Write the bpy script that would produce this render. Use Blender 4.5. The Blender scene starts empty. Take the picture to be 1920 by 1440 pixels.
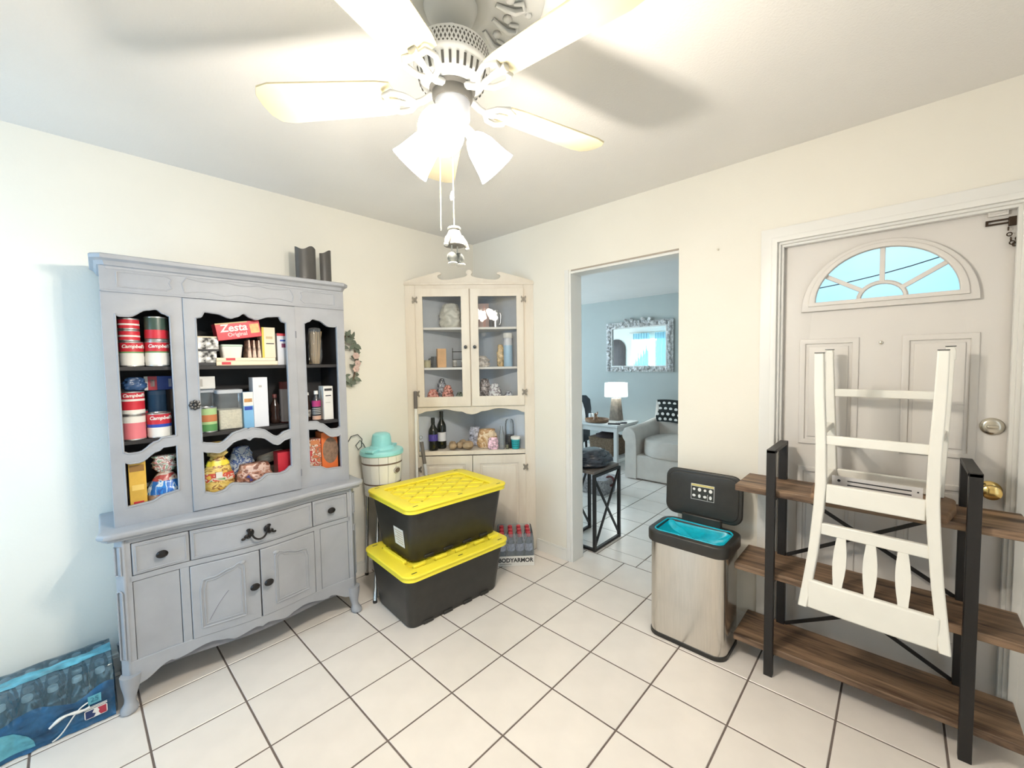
import bpy, bmesh, math, random
import numpy as np
from mathutils import Vector, Matrix, noise
random.seed(7)
PI = math.pi
scene = bpy.context.scene
COL = scene.collection

# ------------------------------------------------------------------ camera
CAM_H = 1.43
F_PX = 775.72
PITCH, ROLL, YAW = (math.radians(a) for a in (2.85896, -0.87963, 43.07541))
_F = Vector((math.cos(YAW) * math.cos(PITCH), math.sin(YAW) * math.cos(PITCH), -math.sin(PITCH)))
_R0 = Vector((math.sin(YAW), -math.cos(YAW), 0))
_U0 = _R0.cross(_F)
_R = _R0 * math.cos(ROLL) + _U0 * math.sin(ROLL)
_U = _U0 * math.cos(ROLL) - _R0 * math.sin(ROLL)
cam_data = bpy.data.cameras.new('camera')
cam_data.sensor_width = 36
cam_data.lens = 36 * F_PX / 1920
cam_data.clip_start = 0.02
cam = bpy.data.objects.new('camera', cam_data)
COL.objects.link(cam)
m = Matrix((_R, _U, -_F)).transposed().to_4x4()
m.translation = Vector((0, 0, CAM_H))
cam.matrix_world = m
scene.camera = cam

# ------------------------------------------------------------------ world, daylight, exposure
world = bpy.data.worlds.new('sky')
scene.world = world
world.use_nodes = True
nt = world.node_tree
bg = nt.nodes['Background']
tc = nt.nodes.new('ShaderNodeTexCoord')
nz = nt.nodes.new('ShaderNodeTexNoise')
nz.inputs['Scale'].default_value = 2.2
nz.inputs['Detail'].default_value = 4
nt.links.new(tc.outputs['Generated'], nz.inputs['Vector'])
rp = nt.nodes.new('ShaderNodeValToRGB')
rp.color_ramp.elements[0].position = 0.35
rp.color_ramp.elements[0].color = (0.30, 0.72, 0.95, 1)
rp.color_ramp.elements[1].position = 0.75
rp.color_ramp.elements[1].color = (0.62, 0.88, 0.98, 1)
nt.links.new(nz.outputs['Fac'], rp.inputs['Fac'])
nt.links.new(rp.outputs['Color'], bg.inputs['Color'])
bg.inputs['Strength'].default_value = 1.35

def area_light(name, loc, direction, sx, sy, power, color, spread=180):
    d = bpy.data.lights.new(name, 'AREA')
    d.shape = 'RECTANGLE'; d.size = sx; d.size_y = sy
    d.energy = power; d.color = color; d.spread = math.radians(spread)
    o = bpy.data.objects.new(name, d)
    o.location = loc
    o.rotation_euler = Vector(direction).to_track_quat('-Z', 'Y').to_euler()
    COL.objects.link(o)
    return o
# daylight entering by the windows, and one added fill light (each sits in its window opening)
area_light('daylight_dining_window', (-1.585, 2.05, 1.40), (0.86, 0.45, -0.04), 0.80, 1.65, 18, (0.36, 0.68, 1.0), 115)
area_light('added_fill_patio_side', (0.45, -1.385, 1.40), (0, 1, -0.08), 1.2, 2.0, 9, (0.75, 0.88, 1.0))  # soft fill added from the unseen side wall
area_light('daylight_living_window', (2.56, 4.45, 1.55), (1, -0.1, -0.1), 1.0, 0.85, 62, (0.70, 0.87, 1.0))
area_light('daylight_living_side_window', (4.3, 6.56, 1.5), (0, -1, -0.1), 1.7, 1.1, 85, (0.66, 0.85, 1.0))
scene.view_settings.view_transform = 'Standard'
scene.view_settings.look = 'None'
scene.view_settings.gamma = 1
scene.view_settings.use_curve_mapping = False
scene.view_settings.exposure = 0.06
FAN_POWER = 22.5

# ------------------------------------------------------------------ pixel -> place
def ray(px, py):
    return _F + _R * ((px - 960) / F_PX) - _U * ((py - 720) / F_PX)
def at(px, py, X=None, Y=None, Z=None):
    d = ray(px, py)
    if X is not None: t = X / d.x
    elif Y is not None: t = Y / d.y
    else: t = (Z - CAM_H) / d.z
    return Vector((0, 0, CAM_H)) + d * t
def mpp(p):
    """metres per photo pixel at a point"""
    return (Vector(p) - Vector((0, 0, CAM_H))).dot(_F) / F_PX

XB, YA, H = 2.399, 2.676, 2.442       # door wall, hutch wall, ceiling
TS, TX, TY = 0.31048, 0.14365, 2.3238  # tile pitch and grid origin

# ------------------------------------------------------------------ materials
MATS = {}
def mat(name, col, rough=0.5, metal=0.0, var=0.0, scale=12.0, bump=0.0, bscale=60.0, emis=None, estr=0.0,
        stretch=None, rnd=0.0, coat=0.0, spec=None, sub=0.0, alpha=None):
    if name in MATS: return MATS[name]
    m = bpy.data.materials.new(name); m.use_nodes = True
    n = m.node_tree; p = n.nodes['Principled BSDF']
    p.inputs['Base Color'].default_value = (*col, 1)
    p.inputs['Roughness'].default_value = rough
    p.inputs['Metallic'].default_value = metal
    if coat: p.inputs['Coat Weight'].default_value = coat
    if spec is not None: p.inputs['Specular IOR Level'].default_value = spec
    if emis is not None:
        p.inputs['Emission Color'].default_value = (*emis, 1)
        p.inputs['Emission Strength'].default_value = estr
    if alpha is not None: p.inputs['Alpha'].default_value = alpha
    t = n.nodes.new('ShaderNodeTexCoord')
    mp = n.nodes.new('ShaderNodeMapping')
    n.links.new(t.outputs['Object'], mp.inputs['Vector'])
    if stretch: mp.inputs['Scale'].default_value = stretch
    if var > 0:
        a = n.nodes.new('ShaderNodeTexNoise')
        a.inputs['Scale'].default_value = scale; a.inputs['Detail'].default_value = 5
        n.links.new(mp.outputs['Vector'], a.inputs['Vector'])
        r = n.nodes.new('ShaderNodeMapRange')
        r.inputs['From Min'].default_value = 0.3; r.inputs['From Max'].default_value = 0.7
        r.inputs['To Min'].default_value = 1 - var; r.inputs['To Max'].default_value = 1 + var
        n.links.new(a.outputs['Fac'], r.inputs['Value'])
        fac = r.outputs['Result']
        if rnd:
            oi = n.nodes.new('ShaderNodeObjectInfo')
            r2 = n.nodes.new('ShaderNodeMapRange')
            r2.inputs['To Min'].default_value = 1 - rnd; r2.inputs['To Max'].default_value = 1 + rnd
            n.links.new(oi.outputs['Random'], r2.inputs['Value'])
            mu = n.nodes.new('ShaderNodeMath'); mu.operation = 'MULTIPLY'
            n.links.new(fac, mu.inputs[0]); n.links.new(r2.outputs['Result'], mu.inputs[1])
            fac = mu.outputs[0]
        v = n.nodes.new('ShaderNodeVectorMath'); v.operation = 'SCALE'
        v.inputs[0].default_value = col
        n.links.new(fac, v.inputs['Scale'])
        n.links.new(v.outputs['Vector'], p.inputs['Base Color'])
    if bump > 0:
        b = n.nodes.new('ShaderNodeTexNoise')
        b.inputs['Scale'].default_value = bscale; b.inputs['Detail'].default_value = 4
        n.links.new(mp.outputs['Vector'], b.inputs['Vector'])
        bn = n.nodes.new('ShaderNodeBump'); bn.inputs['Strength'].default_value = bump
        bn.inputs['Distance'].default_value = 0.004
        n.links.new(b.outputs['Fac'], bn.inputs['Height'])
        n.links.new(bn.outputs['Normal'], p.inputs['Normal'])
    MATS[name] = m
    return m
def wood(name, c1, c2, scale=5.0, rough=0.5, axis=(1, 1, 1), bump=0.15):
    if name in MATS: return MATS[name]
    m = bpy.data.materials.new(name); m.use_nodes = True
    n = m.node_tree; p = n.nodes['Principled BSDF']; p.inputs['Roughness'].default_value = rough
    t = n.nodes.new('ShaderNodeTexCoord'); mp = n.nodes.new('ShaderNodeMapping')
    oi = n.nodes.new('ShaderNodeObjectInfo')
    ad = n.nodes.new('ShaderNodeVectorMath'); ad.operation = 'ADD'
    sc = n.nodes.new('ShaderNodeVectorMath'); sc.operation = 'SCALE'; sc.inputs[0].default_value = (7, 3, 5)
    n.links.new(oi.outputs['Random'], sc.inputs['Scale'])
    n.links.new(t.outputs['Object'], ad.inputs[0]); n.links.new(sc.outputs['Vector'], ad.inputs[1])
    n.links.new(ad.outputs['Vector'], mp.inputs['Vector']); mp.inputs['Scale'].default_value = axis
    a = n.nodes.new('ShaderNodeTexNoise'); a.inputs['Scale'].default_value = scale
    a.inputs['Detail'].default_value = 6; a.inputs['Roughness'].default_value = 0.65; a.inputs['Distortion'].default_value = 0.6
    n.links.new(mp.outputs['Vector'], a.inputs['Vector'])
    r = n.nodes.new('ShaderNodeValToRGB')
    r.color_ramp.elements[0].position = 0.33; r.color_ramp.elements[0].color = (*c1, 1)
    r.color_ramp.elements[1].position = 0.66; r.color_ramp.elements[1].color = (*c2, 1)
    n.links.new(a.outputs['Fac'], r.inputs['Fac']); n.links.new(r.outputs['Color'], p.inputs['Base Color'])
    bn = n.nodes.new('ShaderNodeBump'); bn.inputs['Strength'].default_value = bump; bn.inputs['Distance'].default_value = 0.003
    n.links.new(a.outputs['Fac'], bn.inputs['Height']); n.links.new(bn.outputs['Normal'], p.inputs['Normal'])
    MATS[name] = m
    return m
def glass(name, tint=(1, 1, 1), gloss=0.9, rough=0.02, ior=1.45, milky=0.0, milk=(1, 1, 1)):
    """thin clear sheet: see-through with a fresnel reflection"""
    if name in MATS: return MATS[name]
    m = bpy.data.materials.new(name); m.use_nodes = True
    n = m.node_tree; n.nodes.remove(n.nodes['Principled BSDF']); out = n.nodes['Material Output']
    tr = n.nodes.new('ShaderNodeBsdfTransparent'); tr.inputs['Color'].default_value = (*tint, 1)
    gl = n.nodes.new('ShaderNodeBsdfGlossy'); gl.inputs['Roughness'].default_value = rough
    gl.inputs['Color'].default_value = (gloss, gloss, gloss, 1)
    fr = n.nodes.new('ShaderNodeFresnel'); fr.inputs['IOR'].default_value = ior
    mx = n.nodes.new('ShaderNodeMixShader')
    n.links.new(fr.outputs['Fac'], mx.inputs['Fac']); n.links.new(tr.outputs['BSDF'], mx.inputs[1]); n.links.new(gl.outputs['BSDF'], mx.inputs[2])
    last = mx
    if milky > 0:
        df = n.nodes.new('ShaderNodeBsdfDiffuse'); df.inputs['Color'].default_value = (*milk, 1)
        m2 = n.nodes.new('ShaderNodeMixShader'); m2.inputs['Fac'].default_value = milky
        n.links.new(mx.outputs[0], m2.inputs[1]); n.links.new(df.outputs[0], m2.inputs[2]); last = m2
    n.links.new(last.outputs[0], out.inputs['Surface'])
    MATS[name] = m
    return m

M_wall = mat('wall_paint', (0.83, 0.795, 0.715), 0.75, var=0.02, scale=2.5, bump=0.12, bscale=90)
M_wall2 = mat('living_wall_paint', (0.46, 0.50, 0.485), 0.75, var=0.02, scale=2.5, bump=0.1, bscale=90)
M_ceil = mat('ceiling_paint', (0.82, 0.80, 0.775), 0.85, var=0.02, scale=2, bump=0.35, bscale=120)
M_tile = mat('ceramic_tile', (0.83, 0.77, 0.715), 0.28, var=0.035, scale=7, bump=0.05, bscale=25, rnd=0.025)
M_grout = mat('grout', (0.16, 0.125, 0.11), 0.9, var=0.15, scale=30)
M_trim = mat('white_trim_paint', (0.80, 0.79, 0.76), 0.4, var=0.015, scale=8)
M_door = mat('door_paint', (0.70, 0.665, 0.63), 0.45, var=0.02, scale=5)
M_grey = mat('hutch_grey_paint', (0.36, 0.37, 0.40), 0.5, var=0.06, scale=9, bump=0.06, bscale=70)
M_greyline = mat('seam_shade_and_scratch_grey', (0.20, 0.20, 0.22), 0.6)  # dark grey of scratch and hinges, also paints shade into the seams
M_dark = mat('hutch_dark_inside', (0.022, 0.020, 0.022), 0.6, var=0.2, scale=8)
M_knob = mat('oiled_bronze', (0.025, 0.022, 0.022), 0.35, 0.6)
M_pewter = mat('antique_pewter', (0.10, 0.10, 0.10), 0.4, 0.8, var=0.5, scale=60)
M_cream = wood('cream_washed_wood', (0.70, 0.62, 0.52), (0.78, 0.71, 0.61), 6, 0.5, (1.2, 1.2, 0.25), 0.05)
M_cabin = mat('corner_cabinet_inside', (0.60, 0.64, 0.70), 0.6, var=0.03)
M_shelfw = mat('shelf_white', (0.82, 0.80, 0.76), 0.5)
M_black = mat('black_plastic', (0.026, 0.024, 0.021), 0.42, var=0.15, scale=20, bump=0.05, bscale=200)
M_yellow = mat('yellow_plastic', (0.95, 0.80, 0.055), 0.4, var=0.02)
M_blackm = mat('black_metal', (0.022, 0.02, 0.02), 0.45, 0.3)
M_board = wood('rustic_board', (0.045, 0.022, 0.013), (0.36, 0.23, 0.14), 4.2, 0.5, (0.55, 6, 6), 0.3)
M_white = mat('white_enamel', (0.82, 0.80, 0.74), 0.35, var=0.02)
M_brownseat = wood('seat_underside', (0.14, 0.075, 0.04), (0.30, 0.18, 0.10), 6, 0.5, (1, 5, 5))
M_steel = mat('brushed_steel', (0.62, 0.59, 0.54), 0.21, 0.95, var=0.05, scale=18, stretch=(9, 9, 0.5))
M_teal = mat('teal_bag', (0.0, 0.42, 0.56), 0.35, var=0.15, scale=30, bump=0.3, bscale=40)
M_mint = mat('mint_plastic', (0.30, 0.69, 0.70), 0.35)
M_glass = glass('clear_glass', (0.985, 0.99, 0.99))
M_plastic = glass('clear_plastic', (0.93, 0.96, 0.98), 0.9, 0.08, 1.4, 0.10, (0.8, 0.85, 0.9))
M_film = glass('shrink_film', (0.85, 0.92, 0.97), 0.9, 0.12, 1.5, 0.16, (0.75, 0.85, 0.92))
M_paper = mat('white_card', (0.80, 0.79, 0.76), 0.6, var=0.03)
M_red = mat('red_print', (0.58, 0.025, 0.045), 0.4, var=0.05)
M_tin = mat('tin', (0.62, 0.62, 0.62), 0.28, 0.9)
M_inkb = mat('black_print', (0.02, 0.02, 0.025), 0.5)
M_blue = mat('blue_print', (0.02, 0.07, 0.42), 0.4)
M_fan = mat('fan_white_enamel', (0.62, 0.62, 0.60), 0.35)
M_fandark = mat('fan_vent_dark', (0.09, 0.085, 0.075), 0.7)
M_blade = mat('fan_blade_cream', (0.70, 0.62, 0.42), 0.45, var=0.03)
M_brass = mat('polished_brass', (0.78, 0.57, 0.22), 0.18, 1.0)
M_nickel = mat('satin_nickel', (0.62, 0.58, 0.50), 0.22, 1.0)

# ------------------------------------------------------------------ mesh helpers
def link(o, parent=None):
    COL.objects.link(o)
    if parent is not None: o.parent = parent
    return o
def finish(me, smooth=True, ang=35):
    if smooth:
        me.shade_smooth(); me.set_sharp_from_angle(angle=math.radians(ang))
class B:
    """collects shapes into one mesh"""
    def __init__(s): s.v = []; s.f = []
    def add(s, vs, fs):
        k = len(s.v); s.v += [tuple(v) for v in vs]; s.f += [tuple(i + k for i in f) for f in fs]; return s
    def box(s, x0, x1, y0, y1, z0, z1):
        vs = [(x0, y0, z0), (x1, y0, z0), (x1, y1, z0), (x0, y1, z0), (x0, y0, z1), (x1, y0, z1), (x1, y1, z1), (x0, y1, z1)]
        return s.add(vs, [(0, 3, 2, 1), (4, 5, 6, 7), (0, 1, 5, 4), (1, 2, 6, 5), (2, 3, 7, 6), (3, 0, 4, 7)])
    def beam(s, p, q, w, h, up=(0, 0, 1), w2=None, h2=None):
        """rectangular bar from p to q; w across, h along up"""
        p, q = Vector(p), Vector(q); d = (q - p).normalized(); u = Vector(up)
        a = d.cross(u)
        if a.length < 1e-4: a = d.cross(Vector((1, 0, 0)))
        a.normalize(); u = a.cross(d)
        w2 = w if w2 is None else w2; h2 = h if h2 is None else h2
        vs = []
        for c, ww, hh in ((p, w, h), (q, w2, h2)):
            vs += [c - a * ww / 2 - u * hh / 2, c + a * ww / 2 - u * hh / 2, c + a * ww / 2 + u * hh / 2, c - a * ww / 2 + u * hh / 2]
        return s.add(vs, [(3, 2, 1, 0), (4, 5, 6, 7), (0, 1, 5, 4), (1, 2, 6, 5), (2, 3, 7, 6), (3, 0, 4, 7)])
    def lathe(s, prof, n=24, c=(0, 0, 0), cap=True, flute=None):
        """prof: (r, z) from bottom to top"""
        vs, fs = [], []
        for r, z in prof:
            for i in range(n):
                a = 2 * PI * i / n; rr = r * (1 + (flute(a) if flute else 0))
                vs.append((c[0] + rr * math.cos(a), c[1] + rr * math.sin(a), c[2] + z))
        for j in range(len(prof) - 1):
            for i in range(n):
                k = (i + 1) % n
                fs.append((j * n + i, j * n + k, (j + 1) * n + k, (j + 1) * n + i))
        if cap:
            fs.append(tuple(reversed(range(n)))); fs.append(tuple((len(prof) - 1) * n + i for i in range(n)))
        return s.add(vs, fs)
    def tube(s, pts, r, n=8, closed=False):
        pts = [Vector(p) for p in pts]; N = len(pts); vs, fs = [], []
        rr = r if isinstance(r, (list, tuple)) else [r] * N
        prev = None
        for i, p in enumerate(pts):
            if closed: t = pts[(i + 1) % N] - pts[i - 1]
            else: t = pts[min(i + 1, N - 1)] - pts[max(i - 1, 0)]
            t.normalize()
            if prev is None:
                a = t.orthogonal().normalized()
            else:
                a = prev - t * prev.dot(t)
                a = a.normalized() if a.length > 1e-6 else t.orthogonal().normalized()
            prev = a; b = t.cross(a)
            for k in range(n):
                an = 2 * PI * k / n
                vs.append(p + (a * math.cos(an) + b * math.sin(an)) * rr[i])
        for i in range(N if closed else N - 1):
            for k in range(n):
                i2 = (i + 1) % N; k2 = (k + 1) % n
                fs.append((i * n + k, i * n + k2, i2 * n + k2, i2 * n + k))
        if not closed:
            fs.append(tuple(reversed(range(n)))); fs.append(tuple((N - 1) * n + k for k in range(n)))
        return s.add(vs, fs)
    def cyl(s, p, q, r, n=16, r2=None):
        return s.tube([p, q], [r, r if r2 is None else r2], n)
    def prism(s, poly, z0, z1, scale_top=1.0, c=None):
        n = len(poly); c = c or (0, 0)
        vs = [(x, y, z0) for x, y in poly] + [(c[0] + (x - c[0]) * scale_top, c[1] + (y - c[1]) * scale_top, z1) for x, y in poly]
        fs = [tuple(reversed(range(n))), tuple(range(n, 2 * n))] + [(i, (i + 1) % n, n + (i + 1) % n, n + i) for i in range(n)]
        return s.add(vs, fs)
    def loft(s, rings, cap=True, closed=False):
        n = len(rings[0]); vs = [v for r in rings for v in r]; fs = []
        for j in range(len(rings) - 1):
            for i in range(n):
                k = (i + 1) % n
                fs.append((j * n + i, j * n + k, (j + 1) * n + k, (j + 1) * n + i))
        if cap:
            fs.append(tuple(reversed(range(n)))); fs.append(tuple((len(rings) - 1) * n + i for i in range(n)))
        return s.add(vs, fs)
    def ball(s, c, rx, ry=None, rz=None, nu=16, nv=10, jit=0.0, seed=0):
        ry = rx if ry is None else ry; rz = rx if rz is None else rz
        vs, fs = [], []
        for j in range(nv + 1):
            th = PI * j / nv
            for i in range(nu):
                a = 2 * PI * i / nu
                d = Vector((math.sin(th) * math.cos(a), math.sin(th) * math.sin(a), -math.cos(th)))
                k = 1 + jit * noise.noise(d * 2.3 + Vector((seed * 3.7, seed, 0))) if jit else 1
                vs.append((c[0] + d.x * rx * k, c[1] + d.y * ry * k, c[2] + d.z * rz * k))
        for j in range(nv):
            for i in range(nu):
                k = (i + 1) % nu
                fs.append((j * nu + i, j * nu + k, (j + 1) * nu + k, (j + 1) * nu + i))
        return s.add(vs, fs)
    def torus(s, c, R, r, n=24, k=8, axis='Z'):
        pts = []
        for i in range(n):
            a = 2 * PI * i / n
            o = {'Z': (R * math.cos(a), R * math.sin(a), 0), 'Y': (R * math.cos(a), 0, R * math.sin(a)), 'X': (0, R * math.cos(a), R * math.sin(a))}[axis]
            pts.append(Vector(c) + Vector(o))
        return s.tube(pts, r, k, True)
    def xf(s, fn):
        s.v = [tuple(fn(Vector(v))) for v in s.v]; return s
    def mesh(s, name, smooth=True, ang=35):
        me = bpy.data.meshes.new(name); me.from_pydata(s.v, [], s.f); me.validate(); me.update()
        bm = bmesh.new(); bm.from_mesh(me); bmesh.ops.remove_doubles(bm, verts=bm.verts, dist=1e-6)
        bmesh.ops.recalc_face_normals(bm, faces=bm.faces); bm.to_mesh(me); bm.free()
        finish(me, smooth, ang); return me
    def obj(s, name, material, parent=None, bevel=0.0, smooth=True, ang=35, loc=(0, 0, 0), rotz=0.0, seg=2):
        me = s.mesh(name, smooth, ang); me.materials.append(material)
        o = bpy.data.objects.new(name, me); o.location = loc; o.rotation_euler = (0, 0, rotz); link(o, parent)
        if bevel > 0:
            b = o.modifiers.new('bevel', 'BEVEL'); b.width = bevel; b.segments = seg; b.limit_method = 'ANGLE'; b.angle_limit = math.radians(40)
        return o
def tag(o, label, cat=None, group=None, kind=None):
    if label: o['label'] = label
    if cat: o['category'] = cat
    if group: o['group'] = group
    if kind: o['kind'] = kind
    return o
def thing(name, label, cat, loc=(0, 0, 0), rotz=0.0, group=None, kind=None):
    o = bpy.data.objects.new(name, None); o.empty_display_size = 0.05
    o.location = loc; o.rotation_euler = (0, 0, rotz); link(o)
    return tag(o, label, cat, group, kind)
def struct(o):
    o['kind'] = 'structure'; return o
def plate_mesh(name, outer, holes, t, bev=0.0, res=2, plane='XZ', smooth=True):
    """filled 2D outline with holes, thickness t centred on the plane"""
    cu = bpy.data.curves.new('outline', 'CURVE'); cu.dimensions = '2D'; cu.fill_mode = 'BOTH'
    cu.extrude = max(t / 2 - bev, 0); cu.bevel_depth = bev; cu.bevel_resolution = res
    for poly in [outer] + list(holes):
        sp = cu.splines.new('POLY'); sp.points.add(len(poly) - 1); sp.use_cyclic_u = True
        for pt, (x, y) in zip(sp.points, poly): pt.co = (x, y, 0, 1)
    ob = bpy.data.objects.new('outline', cu)
    me = bpy.data.meshes.new_from_object(ob); me.name = name
    bpy.data.objects.remove(ob); bpy.data.curves.remove(cu)
    if plane == 'XZ':
        for v in me.vertices: v.co = (v.co.x, -v.co.z, v.co.y)
    bm = bmesh.new(); bm.from_mesh(me); bmesh.ops.remove_doubles(bm, verts=bm.verts, dist=1e-6); bm.to_mesh(me); bm.free()
    me.materials.clear(); finish(me, smooth, 35); return me
def plate(name, outer, holes, t, material, parent=None, loc=(0, 0, 0), rotz=0.0, bev=0.0, plane='XZ', smooth=True, fn=None):
    me = plate_mesh(name, outer, holes, t, bev, plane=plane, smooth=smooth)
    if fn:
        for v in me.vertices: v.co = fn(v.co)
    me.materials.append(material)
    o = bpy.data.objects.new(name, me); o.location = loc; o.rotation_euler = (0, 0, rotz)
    return link(o, parent)
def rect(x0, x1, y0, y1): return [(x0, y0), (x1, y0), (x1, y1), (x0, y1)]
def rrect(x0, x1, y0, y1, r, n=5):
    out = []
    for cx, cy, a0 in ((x1 - r, y0 + r, -PI / 2), (x1 - r, y1 - r, 0), (x0 + r, y1 - r, PI / 2), (x0 + r, y0 + r, PI)):
        for i in range(n + 1):
            a = a0 + PI / 2 * i / n; out.append((cx + r * math.cos(a), cy + r * math.sin(a)))
    return out
def text_mesh(body, size, ext=0.0004, bold=0.0, shear=0.0, space=1.0):
    cu = bpy.data.curves.new('lettering', 'FONT'); cu.body = body; cu.size = size; cu.extrude = ext
    cu.align_x = 'CENTER'; cu.align_y = 'CENTER'; cu.offset = bold; cu.shear = shear; cu.space_character = space; cu.resolution_u = 3
    ob = bpy.data.objects.new('lettering', cu); me = bpy.data.meshes.new_from_object(ob); me.name = 'lettering'
    bpy.data.objects.remove(ob); bpy.data.curves.remove(cu)
    for v in me.vertices: v.co = (v.co.x, -v.co.z, v.co.y)
    me.materials.clear(); return me
def lettering(body, size, material, parent, loc, rotz=0.0, wrap=None, **k):
    me = text_mesh(body, size, **k)
    if wrap:
        for v in me.vertices:
            r = wrap - v.co.y; a = v.co.x / wrap
            v.co = (r * math.sin(a), -r * math.cos(a), v.co.z)
    me.materials.append(material)
    o = bpy.data.objects.new('lettering', me); o.location = loc; o.rotation_euler = (0, 0, rotz); return link(o, parent)
def copy_thing(src, loc=None, rotz=None):
    def rec(o, par):
        c = o.copy(); COL.objects.link(c)
        if par is not None: c.parent = par
        for ch in list(o.children): rec(ch, c)
        return c
    r = rec(src, None)
    if loc is not None: r.location = loc
    if rotz is not None: r.rotation_euler = (0, 0, rotz)
    return r
def cosi(a, b, t): return a + (b - a) * (0.5 - 0.5 * math.cos(PI * max(0, min(1, t))))
def spline(knots, n=8):
    """smooth wave through (x, z) knots with flat tangents at each"""
    out = []
    for (x0, z0), (x1, z1) in zip(knots[:-1], knots[1:]):
        for i in range(n):
            t = i / n; out.append((x0 + (x1 - x0) * t, cosi(z0, z1, t)))
    out.append(knots[-1]); return out

# ================================================================== THE ROOM
# ---- floor: grout bed, tiles laid on it
fl = B().box(-1.72, 2.62, -1.52, 2.80, -0.10, -0.0022).box(2.40, 6.34, 0.80, 6.72, -0.1, -0.0024).obj('floor', M_grout, smooth=False); struct(fl)
tb = B(); hw = TS / 2 - 0.0036
tile_me = None
tmp = B().box(-hw, hw, -hw, hw, -0.010, 0.0)
tile_me = tmp.mesh('tile', smooth=False)
bm = bmesh.new(); bm.from_mesh(tile_me)
bmesh.ops.bevel(bm, geom=[e for e in bm.edges if all(v.co.z > -0.005 for v in e.verts)], offset=0.0018, segments=1, affect='EDGES')
bm.to_mesh(tile_me); bm.free(); tile_me.materials.append(M_tile)
def tile(x, y):
    o = bpy.data.objects.new('tile', tile_me); o.location = (x, y, 0); link(o, fl)
rest = B()
def in_view(x, y):
    d = Vector((x, y, 0)) - Vector((0, 0, CAM_H)); z = d.dot(_F)
    if z < 0.15: return False
    u = 960 + F_PX * d.dot(_R) / z; v = 720 - F_PX * d.dot(_U) / z
    return -160 < u < 2080 and v < 1640
# cut and whole tiles of the dining floor
for i in range(-7, 9):
    for j in range(-2, 13):
        x0, x1 = TX + TS * (i - 1), TX + TS * i; y0, y1 = TY - TS * (j + 1), TY - TS * j
        xa, xb, ya, yb = max(x0, -1.6), min(x1, 2.627), max(y0, -1.4), min(y1, 2.676)
        if xb - xa < 0.02 or yb - ya < 0.02: continue
        cx, cy = (x0 + x1) / 2, (y0 + y1) / 2
        whole = xa == x0 and xb == x1 and ya == y0 and yb == y1 or abs((xb - xa) - TS) < 1e-4 and abs((yb - ya) - TS) < 1e-4
        if whole and in_view(cx, cy): tile(cx, cy)
        elif in_view(cx, cy):
            B().box(xa + 0.0036 - cx, xb - 0.0036 - cx, ya + 0.0036 - cy, yb - 0.0036 - cy, -0.010, 0).obj('tile', M_tile, fl, loc=(cx, cy, 0), smooth=False)
        else: rest.box(xa + 0.0036, xb - 0.0036, ya + 0.0036, yb - 0.0036, -0.010, 0)
# living room floor, its own grid
for i in range(0, 13):
    for j in range(-3, 18):
        x0 = 2.77 + TS * (i - 1); y0 = 1.305 + TS * j
        xa, xb, ya, yb = max(x0, 2.630), min(x0 + TS, 6.22), max(y0, 0.90), min(y0 + TS, 6.6)
        if xb - xa < 0.02 or yb - ya < 0.02: continue
        cx, cy = (xa + xb) / 2, (ya + yb) / 2
        sl = cy / cx; seen = 0.30 < sl < 0.82 and cx < 5.2
        if seen:
            if abs(xb - xa - TS) < 1e-4 and abs(yb - ya - TS) < 1e-4: tile(cx, cy)
            else: B().box(xa + 0.0036 - cx, xb - 0.0036 - cx, ya + 0.0036 - cy, yb - 0.0036 - cy, -0.010, 0).obj('tile', M_tile, fl, loc=(cx, cy, 0), smooth=False)
        else: rest.box(xa + 0.0036, xb - 0.0036, ya + 0.0036, yb - 0.0036, -0.010, 0)
r_ = rest.obj('tile_field', M_tile, fl, smooth=False); r_['kind'] = 'stuff'
# threshold strip in the front doorway floor area
ce = B().box(-1.72, 2.52, -1.52, 2.80, H, H + 0.12).box(2.40, 6.34, 0.80, 6.72, H + 0.0005, H + 0.12).obj('ceiling', M_ceil, smooth=False); struct(ce)

# ---- walls
struct(B().box(-1.72, XB, YA, YA + 0.12, -0.006, H).obj('wall_left', M_wall, smooth=False))
DOOR_L, DOOR_R, DOOR_T = 0.452, -0.338, 2.005
OP_R, OP_L, OP_T = 0.928, 1.688, 2.058
# local x = -Y
outer = [(-6.6, -0.006), (-OP_L, -0.006), (-OP_L, OP_T), (-OP_R, OP_T), (-OP_R, -0.006), (-DOOR_L, -0.006), (-DOOR_L, DOOR_T), (-DOOR_R, DOOR_T), (-DOOR_R, -0.006), (1.4, -0.006), (1.4, H), (-6.6, H)]
w = plate('wall_right', outer, [rect(-4.95, -3.95, 1.10, 2.0)], 0.12, M_wall, None, (XB + 0.06, 0, 0), -PI / 2, smooth=False); struct(w)
hole_b = [rect(1.60, 2.50, 0.45, 2.20)]     # window behind, local x = Y when rotz = +90
w = plate('wall_behind', rect(-1.52, 2.676, -0.006, H), hole_b, 0.12, M_wall, None, (-1.66, 0, 0), PI / 2, smooth=False); struct(w)
w = plate('wall_side', rect(-1.6, XB, -0.006, H), [rect(-0.2, 1.1, 0.35, 2.25)], 0.12, M_wall, None, (0, -1.46, 0), 0, smooth=False); struct(w)
struct(B().box(6.22, 6.34, 0.80, 6.72, -0.006, H).obj('wall_far', M_wall2, smooth=False))
struct(B().box(2.519, 6.22, 0.80, 0.90, -0.006, H).obj('wall_far_right', M_wall2, smooth=False))
w = plate('wall_far_left', rect(2.519, 6.22, -0.006, H), [rect(3.4, 5.2, 0.9, 2.1)], 0.12, M_wall2, None, (0, 6.66, 0), 0, smooth=False); struct(w)
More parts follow.
